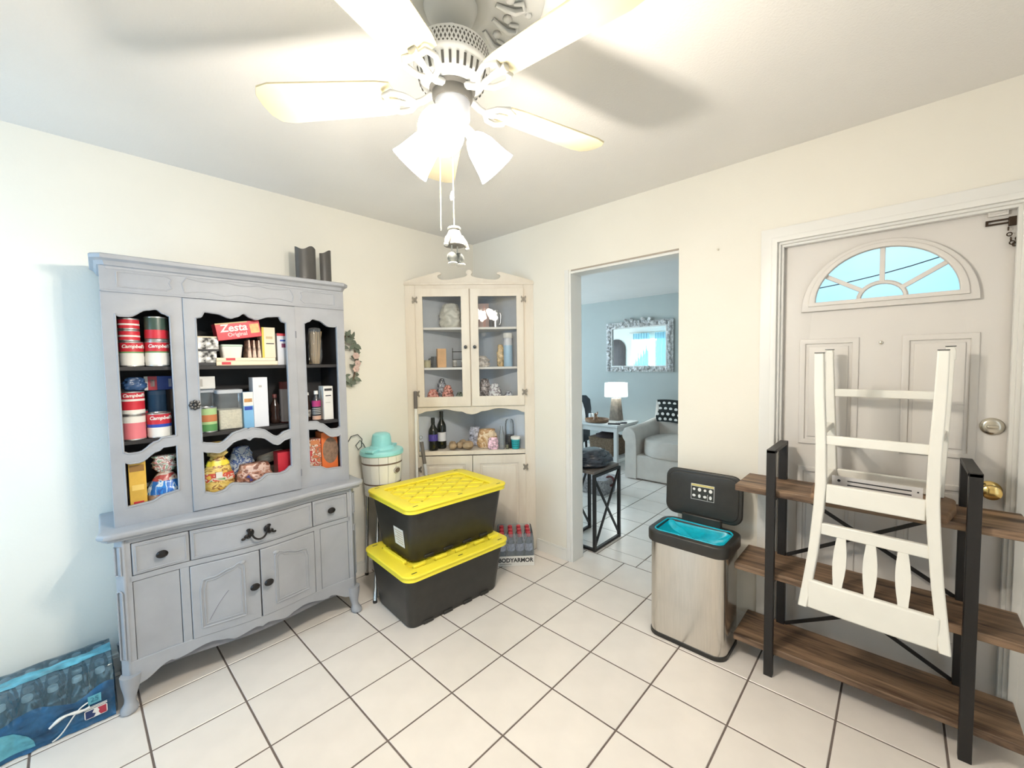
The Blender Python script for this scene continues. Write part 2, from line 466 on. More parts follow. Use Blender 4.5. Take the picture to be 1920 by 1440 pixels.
# windows (frames and panes) of the off-camera openings and of the living room
def window(name, w_, h_, loc, rotz, nx, nz):
    """frame in local xz; origin at centre"""
    t = bpy.data.objects.new(name, None); t.location = loc; t.rotation_euler = (0, 0, rotz); link(t); struct(t)
    plate('window_frame', rect(-w_ / 2, w_ / 2, -h_ / 2, h_ / 2), [rect(-w_ / 2 + 0.045, w_ / 2 - 0.045, -h_ / 2 + 0.045, h_ / 2 - 0.045)], 0.05, M_trim, t, smooth=False)
    for i in range(1, nx): B().box(-w_ / 2 + w_ * i / nx - 0.012, -w_ / 2 + w_ * i / nx + 0.012, -0.015, 0.015, -h_ / 2 + 0.04, h_ / 2 - 0.04).obj('glazing_bar', M_trim, t, smooth=False)
    for i in range(1, nz): B().box(-w_ / 2 + 0.04, w_ / 2 - 0.04, -0.014, 0.014, -h_ / 2 + h_ * i / nz - 0.012, -h_ / 2 + h_ * i / nz + 0.012).obj('glazing_bar', M_trim, t, smooth=False)
    B().box(-w_ / 2 + 0.04, w_ / 2 - 0.04, -0.002, 0.002, -h_ / 2 + 0.04, h_ / 2 - 0.04).obj('pane', M_glass, t, smooth=False)
    return t
window('window_1', 0.9, 1.75, (-1.66, 2.05, 1.325), PI / 2, 1, 2)
window('window_2', 1.3, 1.9, (0.45, -1.46, 1.30), 0, 2, 1)
window('window_3', 1.0, 0.9, (2.46, 4.45, 1.55), PI / 2, 2, 1)
window('window_4', 1.8, 1.2, (4.3, 6.66, 1.5), 0, 3, 1)
struct(B().box(-30, 40, -30, 40, -0.25, -0.12).obj('ground', mat('lawn_ground', (0.16, 0.20, 0.10), 0.9, var=0.3, scale=1.5), smooth=False))
# baseboards
def baseboard(name, x0, x1, loc, rotz):
    b = B().box(x0, x1, -0.012, 0, 0, 0.075); b.box(x0, x1, -0.008, 0, 0.075, 0.088)
    struct(b.obj(name, M_trim, None, loc=loc, rotz=rotz, bevel=0.002))
baseboard('baseboard_left', -1.6, 1.70, (0, YA, 0), 0)
baseboard('baseboard_right', -1.995, -OP_L - 0.03, (XB, 0, 0), -PI / 2)
baseboard('baseboard_middle', -OP_R, -0.515, (XB, 0, 0), -PI / 2)
baseboard('baseboard_far', 0.76, 6.5, (6.22, 0, 0), PI / 2) if False else None
# opening to the living room: jamb lining and slim casing
t = bpy.data.objects.new('trim_1', None); t.location = (XB, OP_L, 0); link(t); struct(t)
B().box(-0.004, 0.128, -0.018, 0, 0, OP_T).obj('jamb', M_trim, t, bevel=0.002)
B().box(-0.012, 0.0, -0.004, 0.030, 0, OP_T + 0.012).obj('casing', M_trim, t, bevel=0.003)
B().box(-0.002, 0.122, OP_R - OP_L, -0.018, OP_T - 0.016, OP_T).obj('head_jamb', M_trim, t, bevel=0.002)
B().box(-0.003, 0.0, OP_R - OP_L, -0.02, OP_T, OP_T + 0.010).obj('head_shadow_line', mat('painted_shadow_brown', (0.42, 0.36, 0.30), 0.7), t)  # brown strip paints a thin shadow line above the opening

# ---- front door casing
t = bpy.data.objects.new('trim_2', None); t.location = (XB, 0, 0); t.rotation_euler = (0, 0, -PI / 2); link(t); struct(t)
def casing(a, b_, top, w_, y0, y1, nm):
    o = [(a - w_, 0), (a, 0), (a, top), (b_, top), (b_, 0), (b_ + w_, 0), (b_ + w_, top + w_), (a - w_, top + w_)]
    plate(nm, o, [], y1 - y0, M_trim, t, (0, (y0 + y1) / 2, 0), bev=0.002)
casing(-0.447, 0.333, 2.000, 0.066, -0.014, 0.0, 'casing')
casing(-0.447, 0.333, 2.000, 0.020, -0.020, -0.013, 'casing_bead')
casing(-0.436, 0.322, 1.990, 0.016, 0.0, 0.12, 'jamb')
casing(-0.426, 0.312, 1.980, 0.012, 0.018, 0.048, 'stop')
# ---- front door
DX, DYc = 2.452, 0.062
dr = thing('door_1', None, None, (DX, DYc, 0), -PI / 2, kind='structure')
hw_, gh = 0.374, 0.0
def ell(cx, cz, a, b_, n=28, a0=0, a1=PI): return [(cx + a * math.cos(a0 + (a1 - a0) * i / n), cz + b_ * math.sin(a0 + (a1 - a0) * i / n)) for i in range(n + 1)]
WZ = 1.692
plate('door_slab', rect(-hw_, hw_, 0.006, 1.985), [ell(0, WZ, 0.244, 0.226)], 0.042, M_door, dr, (0, 0.021, 0), bev=0.0015)
# moulded frame round the fan light
plate('light_frame', ell(0, WZ - 0.034, 0.286, 0.282) , [ell(0, WZ, 0.238, 0.220)], 0.018, M_door, dr, (0, -0.009, 0), bev=0.004)
plate('light_bead', ell(0, WZ - 0.012, 0.258, 0.246), [ell(0, WZ, 0.238, 0.220)], 0.010, M_door, dr, (0, -0.021, 0), bev=0.003)
B().box(-0.245, 0.245, 0.020, 0.024, WZ - 0.004, WZ + 0.228).obj('pane', M_glass, dr, smooth=False)
# muntins: hub arch and four bars
hub = [(0.078 * math.cos(PI * i / 14), 0.004, WZ + 0.070 * math.sin(PI * i / 14)) for i in range(15)]
B().tube(hub, 0.009, 6).obj('muntin', M_door, dr)
for a in (34, 90, 146):
    ca, sa = math.cos(math.radians(a)), math.sin(math.radians(a))
    B().beam((0.078 * ca, 0.004, WZ + 0.070 * sa), (0.242 * ca, 0.004, WZ + 0.224 * sa), 0.018, 0.016, up=(0, 1, 0)).obj('muntin', M_door, dr, bevel=0.002)
# pressed panels
for x0, x1, z0, z1 in ((-0.29, -0.075, 1.02, 1.52), (0.075, 0.29, 1.02, 1.52), (-0.29, -0.075, 0.22, 0.90), (0.075, 0.29, 0.22, 0.90)):
    plate('panel_moulding', rect(x0, x1, z0, z1), [rect(x0 + 0.016, x1 - 0.016, z0 + 0.016, z1 - 0.016)], 0.010, M_door, dr, (0, -0.003, 0), bev=0.004)
    plate('raised_panel', rect(x0 + 0.036, x1 - 0.036, z0 + 0.036, z1 - 0.036), [], 0.008, M_door, dr, (0, -0.002, 0), bev=0.003)
ph = B().lathe([(0.008, 0), (0.008, 0.004), (0.005, 0.006)], 14).xf(lambda v: (v.x, -v.z, v.y)).obj('peephole', M_nickel, dr, loc=(0.003, 0, 1.497))
# knob and deadbolt
def rosette(nm, z, ball):
    o = B().lathe([(0.034, 0), (0.034, 0.005), (0.029, 0.011), (0.020, 0.014)], 28).xf(lambda v: (v.x, -v.z, v.y)).obj(nm, M_nickel if not ball else M_brass, dr, loc=(0.334, 0, z))
    if ball:
        B().lathe([(0.011, 0.010), (0.011, 0.030), (0.022, 0.038), (0.029, 0.050), (0.027, 0.062), (0.016, 0.068), (0.002, 0.069)], 28).xf(lambda v: (v.x, -v.z, v.y)).obj('knob', M_brass, o)
    else:
        B().box(-0.016, 0.016, -0.026, -0.012, -0.006, 0.006).obj('thumb_turn', M_nickel, o, bevel=0.003)
rosette('deadbolt', 1.155, False); rosette('door_knob', 0.905, True)
# chain lock with hanging chain, and cream keeper plate
M_bronze = mat('dark_bronze', (0.055, 0.035, 0.022), 0.4, 0.7)
cl = thing('door_chain', 'dark bronze door chain lock at the top corner of the front door', 'chain lock', (DX, DYc, 0), -PI / 2)
plate('slide_track', rect(0.295, 0.372, 1.929, 1.949), [rect(0.302, 0.366, 1.935, 1.943)], 0.006, M_bronze, cl, (0, -0.0055, 0))
B().box(0.352, 0.378, -0.014, -0.002, 1.918, 1.952).obj('slide_stop', M_bronze, cl, bevel=0.002)
nl = 10
for i in range(nl):
    a = i / (nl - 1); x = 0.352 + 0.032 * a; z = 1.916 - 0.062 * math.sin(PI * a) * 1.0 - 0.008
    B().torus((0, 0, 0), 0.0065, 0.0018, 12, 6, 'Y' if i % 2 else 'X').obj('chain_link', M_bronze, cl, loc=(x, -0.012, z))
kp = B().box(0.300, 0.352, -0.012, 0, 1.962, 1.984).box(0.306, 0.346, -0.016, -0.01, 1.970, 1.976).obj('keeper_plate', M_door, None, loc=(DX - 0.001, DYc, 0), rotz=-PI / 2, bevel=0.001)
tag(kp, 'small cream painted latch keeper above the door chain', 'latch')
# overhead cable outside, seen through the fan light
cb = thing('outside_cable', 'thin dark overhead cable outside the fan-shaped door window', 'cable', (9.0, 0, -0.12))
cz_ = lambda i: 2.58 + 0.075 * i + 0.010 * (i - 4) ** 2
B().tube([(0, 1.9 - 0.4 * i, cz_(i)) for i in range(9)], 0.008, 6).obj('cable', M_inkb, cb)
for i in (0, 8): B().cyl((0, 1.9 - 0.4 * i, 0), (0, 1.9 - 0.4 * i, cz_(i) + 0.25), 0.07, 12, 0.06).obj('pole', M_board, cb)
# nail in the wall
n_ = at(1347, 469, X=XB)
nl_ = B().cyl((0, 0, 0), (-0.012, 0, 0.003), 0.003, 8).cyl((-0.012, 0, 0.003), (-0.014, 0, 0.003), 0.005, 10).obj('wall_nail', M_nickel, loc=n_)
tag(nl_, 'small nail left in the cream wall beside the doorway', 'nail')

# ================================================================== GREY HUTCH
HR = math.radians(-2.0)
HX, HY = 0.607, 2.648
hutch = thing('china_hutch', 'large grey painted two-part hutch with shaped door frames against the wall', 'hutch', (HX, HY, 0), HR)
def Dx(x):
    """bowed front of the base: depth at x"""
    a = abs(x)
    return 0.345 + (0.042 * (0.5 + 0.5 * math.cos(PI * a / 0.36)) if a < 0.36 else 0.0)
def bent(x0, x1, z0, z1, off, th, n=18, zlo=None, zhi=None, b=None):
    b = b or B(); rings = []
    for i in range(n + 1):
        x = x0 + (x1 - x0) * i / n; y = -(Dx(x) + off)
        a = zlo(x) if zlo else z0; c = zhi(x) if zhi else z1
        rings.append([(x, y, a), (x, y + th, a), (x, y + th, c), (x, y, c)])
    return b.loft(rings)
def on_front(pts, off): return [(x, -(Dx(x) + off), z) for x, z in pts]
def closed_path(pts, step=0.012):
    out = []
    for (x0, z0), (x1, z1) in zip(pts, pts[1:] + pts[:1]):
        k = max(1, int(math.hypot(x1 - x0, z1 - z0) / step))
        out += [(x0 + (x1 - x0) * i / k, z0 + (z1 - z0) * i / k) for i in range(k)]
    return out
ZT = 0.742                          # underside of the counter
# carcass
base = B().box(-0.487, 0.487, -0.315, 0.0, 0.135, ZT)
base.obj('base_carcass', M_grey, hutch, smooth=False)
# front skin behind drawers and doors (its darker grey paints shade into the seams)
bent(-0.470, 0.470, 0.13, ZT, -0.012, 0.05, 40).obj('base_front', M_greyline, hutch)
# rails and stiles
def fr(nm, x0, x1, z0, z1, off=0.0, n=24): return bent(x0, x1, z0, z1, off, 0.03, n).obj(nm, M_grey, hutch, bevel=0.002)
fr('rail', -0.47, 0.47, 0.706, ZT, 0.002); fr('rail', -0.47, 0.47, 0.542, 0.566, 0.002)
for s in (-1, 1):
    a, b_ = sorted((s * 0.268, s * 0.300)); fr('stile', a, b_, 0.20, 0.544, 0.002, 4)
    a, b_ = sorted((s * 0.455, s * 0.474)); fr('stile', a, b_, 0.20, 0.72, 0.002, 4)
    a, b_ = sorted((s * 0.302, s * 0.454)); sp = fr('side_panel', a, b_, 0.20, 0.540, -0.001, 12)
# drawers
def drawer(x0, x1, big):
    d = bent(x0 + 0.002, x1 - 0.002, 0.569, 0.703, 0.006, 0.03, 24).obj('drawer', M_grey, hutch, bevel=0.003)
    fpath = closed_path([(x0 + 0.014, 0.581), (x1 - 0.014, 0.581), (x1 - 0.014, 0.691), (x0 + 0.014, 0.691)])
    B().tube(on_front(fpath, 0.0065), 0.003, 6, True).obj('moulding', M_grey, d)
    xc = (x0 + x1) / 2
    if not big:
        k = B().lathe([(0.006, 0), (0.006, 0.010), (0.017, 0.014), (0.020, 0.020), (0.014, 0.026), (0.002, 0.028)], 20).xf(lambda v: (v.x * 1.05, -v.z, v.y * 0.85))
        k.obj('knob', M_knob, d, loc=(xc, -(Dx(xc) + 0.006), 0.636))
    else:
        y = -(Dx(0) + 0.010); b = B()
        for s in (-1, 1):
            sc_ = [(s * (0.026 + 0.030 * t + 0.012 * math.sin(6 * t)), y - 0.004, 0.630 + 0.020 * math.sin(5.2 * t) + 0.006) for t in np.linspace(0, 1, 14)]
            b.tube(sc_, [0.007 - 0.004 * t for t in np.linspace(0, 1, 14)], 7)
            b.ball((s * 0.034, y - 0.004, 0.640), 0.014, 0.006, 0.018, 10, 6); b.ball((s * 0.052, y - 0.003, 0.626), 0.012, 0.005, 0.009, 10, 6)
            b.ball((s * 0.066, y - 0.003, 0.616), 0.010, 0.005, 0.006, 10, 6); b.ball((s * 0.043, y - 0.003, 0.654), 0.010, 0.005, 0.007, 10, 6)
        b.tube([(0.032 * math.cos(PI + PI * i / 12), y - 0.012 - 0.010 * math.sin(PI * i / 12), 0.640 + 0.036 * math.sin(PI + PI * i / 12)) for i in range(13)], 0.0045, 8)
        b.obj('drawer_pull', M_knob, d)
drawer(-0.454, -0.262, False); drawer(-0.262, 0.262, True); drawer(0.262, 0.454, False)
# doors
for s in (-1, 1):
    x0, x1 = (-0.266, -0.0025) if s < 0 else (0.0025, 0.266)
    d = bent(x0, x1, 0.205, 0.540, 0.006, 0.02, 20).obj('door', M_grey, hutch, bevel=0.003)
    xi, xo = s * 0.066, s * 0.232      # meeting side, hinge side
    top = spline([(xo, 0.430), (xo - s * 0.012, 0.468), (xo - s * 0.045, 0.470), (xi + s * 0.050, 0.492), (xi + s * 0.012, 0.508), (xi, 0.488)], 6)
    path = [(xi, 0.246), (xo, 0.246)] + top
    for rr, inset in ((0.0042, 0.0), (0.003, 0.014)):
        cx_, cz_ = (xi + xo) / 2, 0.37
        pp = [(x + (cx_ - x) * inset / 0.085, z + (cz_ - z) * inset / 0.13) for x, z in path]
        B().tube(on_front(closed_path(pp), 0.0065), rr, 6, True).obj('moulding', M_grey, d)
    B().ball((0, 0, 0), 0.013, 0.006, 0.010, 10, 6).obj('carved_leaf', M_grey, d, loc=(xi + s * 0.006, -(Dx(xi) + 0.007), 0.505))
    xk = s * 0.030
    B().lathe([(0.006, 0), (0.006, 0.012), (0.017, 0.016), (0.021, 0.023), (0.015, 0.030), (0.002, 0.032)], 20).xf(lambda v: (v.x, -v.z, v.y * 0.85)).obj('knob', M_knob, d, loc=(xk, -(Dx(xk) + 0.006), 0.376))
    if s < 0:  # scratch in the paint
        B().tube(on_front([(-0.205 + 0.075 * t, 0.272 + 0.115 * t + 0.01 * math.sin(3 * t)) for t in np.linspace(0, 1, 8)], 0.0062), 0.0012, 5).obj('scratch', M_greyline, d)
# scalloped apron
ap = spline([(-0.475, 0.085), (-0.452, 0.100), (-0.345, 0.150), (-0.330, 0.142), (-0.20, 0.168), (-0.145, 0.158), (-0.115, 0.146), (-0.02, 0.166), (0.0, 0.156), (0.02, 0.166), (0.115, 0.146), (0.145, 0.158), (0.20, 0.168), (0.330, 0.142), (0.345, 0.150), (0.452, 0.100), (0.475, 0.085)], 5)
def apz(x): return float(np.interp(x, [p[0] for p in ap], [p[1] for p in ap]))
bent(-0.475, 0.475, 0, 0.206, 0.004, 0.022, 80, zlo=apz).obj('apron', M_grey, hutch, bevel=0.002)
# clipped corner posts ending in scrolled feet
for s in (-1, 1):
    for front in (True, False):
        y = -0.335 if front else -0.03
        prof = [(0.020, 0.0), (0.029, 0.006), (0.030, 0.020), (0.020, 0.036), (0.019, 0.050), (0.024, 0.075), (0.033, 0.115), (0.036, 0.15)]
        foot = B().lathe(prof, 16)
        if front:
            foot.xf(lambda v: (v.x + s * 0.012 * (1 - v.z / 0.15) ** 2 , v.y - 0.016 * math.cos(min(v.z / 0.05, 1) * PI / 2), v.z))
            foot.ball((s * 0.010, -0.022, 0.016), 0.020, 0.018, 0.016, 12, 8)
        foot.obj('foot', M_grey, hutch, loc=(s * 0.478, y, 0.0), ang=60)
    # post body: clipped at 45 degrees
    x1, x0 = s * 0.503, s * 0.470
    poly = [(x0, -0.349), (s * 0.480, -0.350), (x1, -0.322), (x1, -0.270), (x0, -0.270)]
    if s < 0: poly = poly[::-1]
    B().prism(poly, 0.14, ZT).obj('corner_post', M_grey, hutch, bevel=0.004)
    B().tube([(s * 0.4955 + s * 0.008 * c1, -0.338 + 0.008 * c1 * 1.2, z) for c1, z in [(-1, 0.22), (1, 0.22)] + [(1, 0.48)] + [(math.cos(PI * i / 8), 0.50 + 0.012 * math.sin(PI * i / 8)) for i in range(9)] + [(-1, 0.48)]], 0.0028, 6, True).obj('post_moulding', M_grey, hutch)
    B().tube([(s * 0.4955 + s * 0.008 * c1, -0.338 + 0.008 * c1 * 1.2, z) for c1, z in [(-1, 0.58), (1, 0.58), (1, 0.70), (-1, 0.70)]], 0.0028, 6, True).obj('post_moulding', M_grey, hutch)
# counter top with shaped front
front_e = [(x, -(Dx(x) + 0.030)) for x in np.linspace(-0.49, 0.49, 41)]
ctop = [(-0.535, 0.0)] + [(-0.535, -0.30), (-0.543, -0.342), (-0.527, -0.368), (-0.51, -0.374)] + front_e + [(0.51, -0.374), (0.527, -0.368), (0.543, -0.342), (0.535, -0.30), (0.535, 0.0)]
plate('counter_top', ctop, [], 0.026, M_grey, hutch, (0, 0, 0.755), bev=0.010, plane='XY')
plate('counter_moulding', [(x * 0.985, y * 0.975) for x, y in ctop], [], 0.014, M_grey, hutch, (0, -0.002, 0.738), bev=0.004, plane='XY')
# ---- upper case
Z0, Z1 = 0.768, 1.752
UF = -0.292                        # front of the upper case
B().box(-0.480, -0.462, UF + 0.02, -0.012, Z0, 1.85).box(-0.462, -0.460, UF + 0.02, -0.012, Z0, 1.75).obj('upper_side', M_grey, hutch, smooth=False)
B().box(0.462, 0.480, UF + 0.02, -0.012, Z0, 1.85).obj('upper_side', M_grey, hutch, smooth=False)
B().box(-0.480, 0.480, -0.012, 0.0, Z0, 1.85).obj('upper_back', M_dark, hutch, smooth=False)
B().box(-0.462, 0.462, UF + 0.02, -0.012, 1.735, 1.75).obj('upper_ceiling', M_dark, hutch, smooth=False)
B().box(-0.462, 0.462, UF + 0.02, -0.012, Z0, 0.800).obj('upper_floor', M_dark, hutch, smooth=False)
for s in (-1, 1):                   # dark linings and partitions
    B().box(*sorted((s * 0.4615, s * 0.4595)), UF + 0.021, -0.012, 0.80, 1.735).obj('side_lining', M_dark, hutch, smooth=False)
S1, S2 = 1.440, 1.122
for z in (S1, S2):
    B().box(-0.459, 0.459, UF + 0.030, -0.012, z - 0.016, z).obj('shelf', M_dark, hutch, smooth=False)
def side_frame(s):
    """frame with two shaped openings; s = -1 left, 1 right"""
    X = lambda v: s * v
    o = [(X(0.236), Z0), (X(0.495), Z0), (X(0.495), Z1), (X(0.236), Z1)]
    i, e = 0.280, 0.456
    top = spline([(i, 1.662), (i + 0.020, 1.672), (i + 0.046, 1.690), (i + 0.075, 1.684), (i + 0.135, 1.652), (e - 0.012, 1.652), (e, 1.660)], 5)
    mu = spline([(i, 1.128), (i + 0.045, 1.126), (i + 0.065, 1.112), (i + 0.13, 1.072), (e - 0.018, 1.072), (e, 1.080)], 5)
    ml = [(x, z - 0.042) for x, z in mu]
    bo = spline([(i, 0.880), (i + 0.05, 0.872), (i + 0.10, 0.850), (e, 0.846)], 5)
    h1 = [(X(x), z) for x, z in mu] + [(X(x), z) for x, z in reversed(top)]
    h2 = [(X(x), z) for x, z in bo] + [(X(x), z) for x, z in reversed(ml)]
    f = plate('side_frame', o, [h1, h2], 0.020, M_grey, hutch, (0, UF + 0.010, 0), bev=0.003)
    for hole in (h1, h2):
        B().tube([(x, 0, z) for x, z in closed_path(hole, 0.03)], 0.0035, 6, True).obj('bead', M_grey, f, loc=(0, -0.010, 0))
for s in (-1, 1): side_frame(s)
# centre door
Wd = 0.231
top = spline([(-0.190, 1.660), (-0.172, 1.664), (-0.155, 1.690), (-0.110, 1.686), (-0.052, 1.668), (-0.03, 1.676), (0.0, 1.694), (0.03, 1.676), (0.052, 1.668), (0.110, 1.686), (0.155, 1.690), (0.172, 1.664), (0.190, 1.660)], 4)
mu = spline([(-0.190, 1.084), (-0.165, 1.078), (-0.125, 1.070), (-0.05, 1.118), (-0.012, 1.128), (0.0, 1.122), (0.012, 1.128), (0.05, 1.118), (0.125, 1.070), (0.165, 1.092), (0.190, 1.098)], 4)
ml = [(x, z - 0.042 - 0.010 * math.exp(-(x / 0.02) ** 2)) for x, z in mu]
bo = spline([(-0.190, 0.850), (-0.15, 0.836), (-0.12, 0.840), (-0.075, 0.868), (-0.03, 0.858), (0.0, 0.850), (0.03, 0.858), (0.075, 0.884), (0.13, 0.876), (0.150, 0.880), (0.190, 0.905)], 4)
h1 = mu + top[::-1]; h2 = bo + ml[::-1]
cd = plate('glazed_door', rect(-Wd, Wd, Z0 + 0.006, Z1 - 0.008), [h1, h2], 0.022, M_grey, hutch, (0, UF + 0.001, 0), bev=0.003)
for hole in (h1, h2): B().tube([(x, 0, z) for x, z in closed_path(hole, 0.03)], 0.0035, 6, True).obj('bead', M_grey, cd, loc=(0, -0.011, 0))
kb = B()
for i in range(8):
    a = 2 * PI * i / 8; kb.ball((0.016 * math.cos(a), -0.006, 0.016 * math.sin(a)), 0.008, 0.005, 0.008, 8, 5)
kb.ball((0, -0.010, 0), 0.009, 0.007, 0.009, 10, 6); kb.obj('rosette_knob', M_pewter, cd, loc=(-0.210, -0.012, 1.262))
B().box(-0.2355, -0.2315, UF + 0.003, UF + 0.018, Z0, Z1).obj('door_gap_shade', M_dark, hutch, smooth=False)  # dark strip put in as the shade of the door gap
for z in (0.86, 1.6):
    B().cyl((0.2335, UF - 0.008, z - 0.018), (0.2335, UF - 0.008, z + 0.018), 0.004, 8).obj('hinge', M_greyline, hutch)
# frieze with beaded panels
plate('frieze', rect(-0.495, 0.495, Z1, 1.852), [], 0.024, M_grey, hutch, (0, UF + 0.010, 0), bev=0.002)
B().box(-0.495, 0.495, UF - 0.006, UF, Z1 - 0.003, Z1 + 0.004).obj('frieze_bead', M_grey, hutch, bevel=0.002)
def wav(x0, x1, z, amp, k, n=40): return [(x0 + (x1 - x0) * i / n, z + amp * (abs(math.sin(k * PI * i / n)) - 0.5)) for i in range(n + 1)]
panels = [[(-0.445, 1.772), (-0.285, 1.772), (-0.268, 1.786), (-0.276, 1.806), (-0.268, 1.824), (-0.285, 1.834), (-0.445, 1.834)],
          [(-x, z) for x, z in [(-0.445, 1.772), (-0.285, 1.772), (-0.268, 1.786), (-0.276, 1.806), (-0.268, 1.824), (-0.285, 1.834), (-0.445, 1.834)]][::-1],
          wav(-0.225, 0.225, 1.776, 0.012, 3) + [(0.232, 1.800), (0.225, 1.818)] + wav(0.215, -0.215, 1.832, -0.010, 3) + [(-0.232, 1.810)]]
for p_ in panels:
    B().tube([(x, UF - 0.002, z) for x, z in closed_path(p_, 0.02)], 0.0028, 6, True).obj('panel_bead', M_grey, hutch)
# cornice: moulded crown swept round front and sides
def ring(o, z):
    x, y, c = 0.490 + o, UF - o, 0.016 + 0.5 * o
    return [(-x, 0, z), (-x, y + c, z), (-x + c, y, z), (x - c, y, z), (x, y + c, z), (x, 0, z)]
B().loft([ring(*p_) for p_ in [(0.0, 1.838), (0.004, 1.844), (0.004, 1.852), (0.012, 1.856), (0.014, 1.862), (0.020, 1.872), (0.032, 1.880), (0.034, 1.886), (0.034, 1.894), (0.028, 1.899)]]).obj('cornice', M_grey, hutch, ang=25)

# ------------------------------------------------------------------ small goods builders
def place_h(px, py, Y):
    """place in the hutch: point of wall-parallel plane Y seen at this photo pixel"""
    p = at(px, py, Y=Y); return p, mpp(p)
def hfit(x, y, half):
    """keep goods behind the hutch front frame and off its back, along the same line of sight"""
    if x > 1.15 or y > 2.66: return x, y
    yf = HY + UF + 0.026 - (x - HX) * math.tan(-HR) + half
    yb = HY - 0.016 - (x - HX) * math.tan(-HR) - half
    y2 = min(max(y, yf), yb)
    return x * y2 / y, y2
EPS = 0.0008
def can(label, x, y, z, r, h, bands, text=None, tsize=0.02, tz=0.7, tmat=None, rot=0.0, lid=None, name='food_can', cat='can', group=None):
    x, y = hfit(x, y, r)
    t = thing(name, label, cat, (x, y, z + EPS), rot, group)
    B().lathe([(r * 0.97, 0), (r, 0.002), (r, 0.004), (r * 0.985, 0.006), (r * 0.985, h - 0.006), (r, h - 0.004), (r, h - 0.001), (r * 0.95, h), (r * 0.93, h - 0.003), (0.001, h - 0.003)], 28).obj('can_body', lid or M_tin, t)
    for bi, (z0, z1, mm) in enumerate(bands):
        rb = r * 0.990 + 0.0003 * bi
        B().lathe([(rb, 0.006 + (h - 0.012) * z0), (rb, 0.006 + (h - 0.012) * z1)], 28, cap=False).obj('paper_label', mm, t)
    if text: lettering(text, tsize, tmat or M_paper, t, (0, 0, h * tz), wrap=r * 0.990 + 0.0018, shear=0.25, bold=0.0006)
    return t
def carton(label, x, y, z, w_, d_, h_, m, rot=HR, prints=(), texts=(), name='carton', cat='box', tilt=0.0, group=None, side=None):
    """prints: (x0, x1, z0, z1, material) as fractions of the front face"""
    x, y = hfit(x, y, d_ / 2)
    t = thing(name, label, cat, (x, y, z + EPS), rot, group)
    if tilt: t.rotation_euler = (0, tilt, rot)
    B().box(-w_ / 2, w_ / 2, -d_ / 2, d_ / 2, 0, h_).obj('carton_body', m, t, bevel=0.0012, smooth=False)
    for x0, x1, z0, z1, mm in prints:
        B().box(-w_ / 2 + w_ * x0, -w_ / 2 + w_ * x1, -d_ / 2 - 0.0006, -d_ / 2 + 0.001, h_ * z0, h_ * z1).obj('printed_panel', mm, t, smooth=False)
    for s_, size, mm, fx, fz, kw in texts:
        lettering(s_, size, mm, t, (-w_ / 2 + w_ * fx, -d_ / 2 - 0.0012, h_ * fz), **kw)
    if side:
        B().box(w_ / 2 - 0.001, w_ / 2 + 0.0006, -d_ / 2 + 0.003, d_ / 2 - 0.003, 0.003, h_ - 0.003).obj('end_panel', side, t, smooth=False)
    return t
def blob(w_, d_, h_, seed, amp=0.12, n=40, mrows=26, top=0.25, freq=9.0, base=0.75):
    """soft crumpled pouch standing on z = 0; narrows towards the top, closed with a rounded cap"""
    rings = []; ts = [(j / mrows, 1.0) for j in range(mrows + 1)] + [(1.015, 0.82), (1.028, 0.5), (1.032, 0.15)]
    for j, (t, sh) in enumerate(ts):
        tt = min(t, 1.0)
        k = sh * (base + (1 - base) * math.sin(min(1, tt * 4) * PI / 2)) * (1 - (1 - top) * max(0, (tt - 0.40) / 0.60) ** 1.7)
        r = []
        for i in range(n):
            a = 2 * PI * i / n; ca, sa = math.cos(a), math.sin(a)
            ex = math.copysign(abs(ca) ** 0.75, ca); ey = math.copysign(abs(sa) ** 0.75, sa)
            v = Vector((ca * 1.3 + seed * 5.1, sa * 1.3, tt * 3))
            q = 0.65 * noise.noise(v * freq / 5) + 0.55 * (abs(noise.noise(v * freq / 2.2)) - 0.25) + 0.25 * noise.noise(v * freq)
            f = 1 + amp * q
            r.append((ex * w_ / 2 * k * f, ey * d_ / 2 * k * f, t * h_ + (0.03 * h_ * q if 0 < j < mrows else 0)))
        rings.append(r)
    return B().loft(rings)
def multi(name, cols, scale=14.0, rough=0.28, stretch=(1, 1, 1), bump=0.5, bscale=35):
    """printed film: hard-edged patches of several inks"""
    if name in MATS: return MATS[name]
    m = mat(name, cols[0], rough, bump=bump, bscale=bscale)
    nn = m.node_tree; p = nn.nodes['Principled BSDF']
    t = nn.nodes.new('ShaderNodeTexCoord'); mp = nn.nodes.new('ShaderNodeMapping'); mp.inputs['Scale'].default_value = stretch
    a = nn.nodes.new('ShaderNodeTexNoise'); a.inputs['Scale'].default_value = scale; a.inputs['Detail'].default_value = 3; a.inputs['Distortion'].default_value = 0.8
    rr = nn.nodes.new('ShaderNodeValToRGB'); rr.color_ramp.interpolation = 'CONSTANT'
    e = rr.color_ramp.elements; e[0].position = 0.0; e[0].color = (*cols[0], 1); e[1].position = 0.36; e[1].color = (*cols[1 % len(cols)], 1)
    for i, c in enumerate(cols[2:]):
        x = e.new(0.36 + 0.26 * (i + 1) / max(1, len(cols) - 1)); x.color = (*c, 1)
    nn.links.new(t.outputs['Object'], mp.inputs['Vector']); nn.links.new(mp.outputs['Vector'], a.inputs['Vector'])
    nn.links.new(a.outputs['Fac'], rr.inputs['Fac']); nn.links.new(rr.outputs['Color'], p.inputs['Base Color'])
    return m
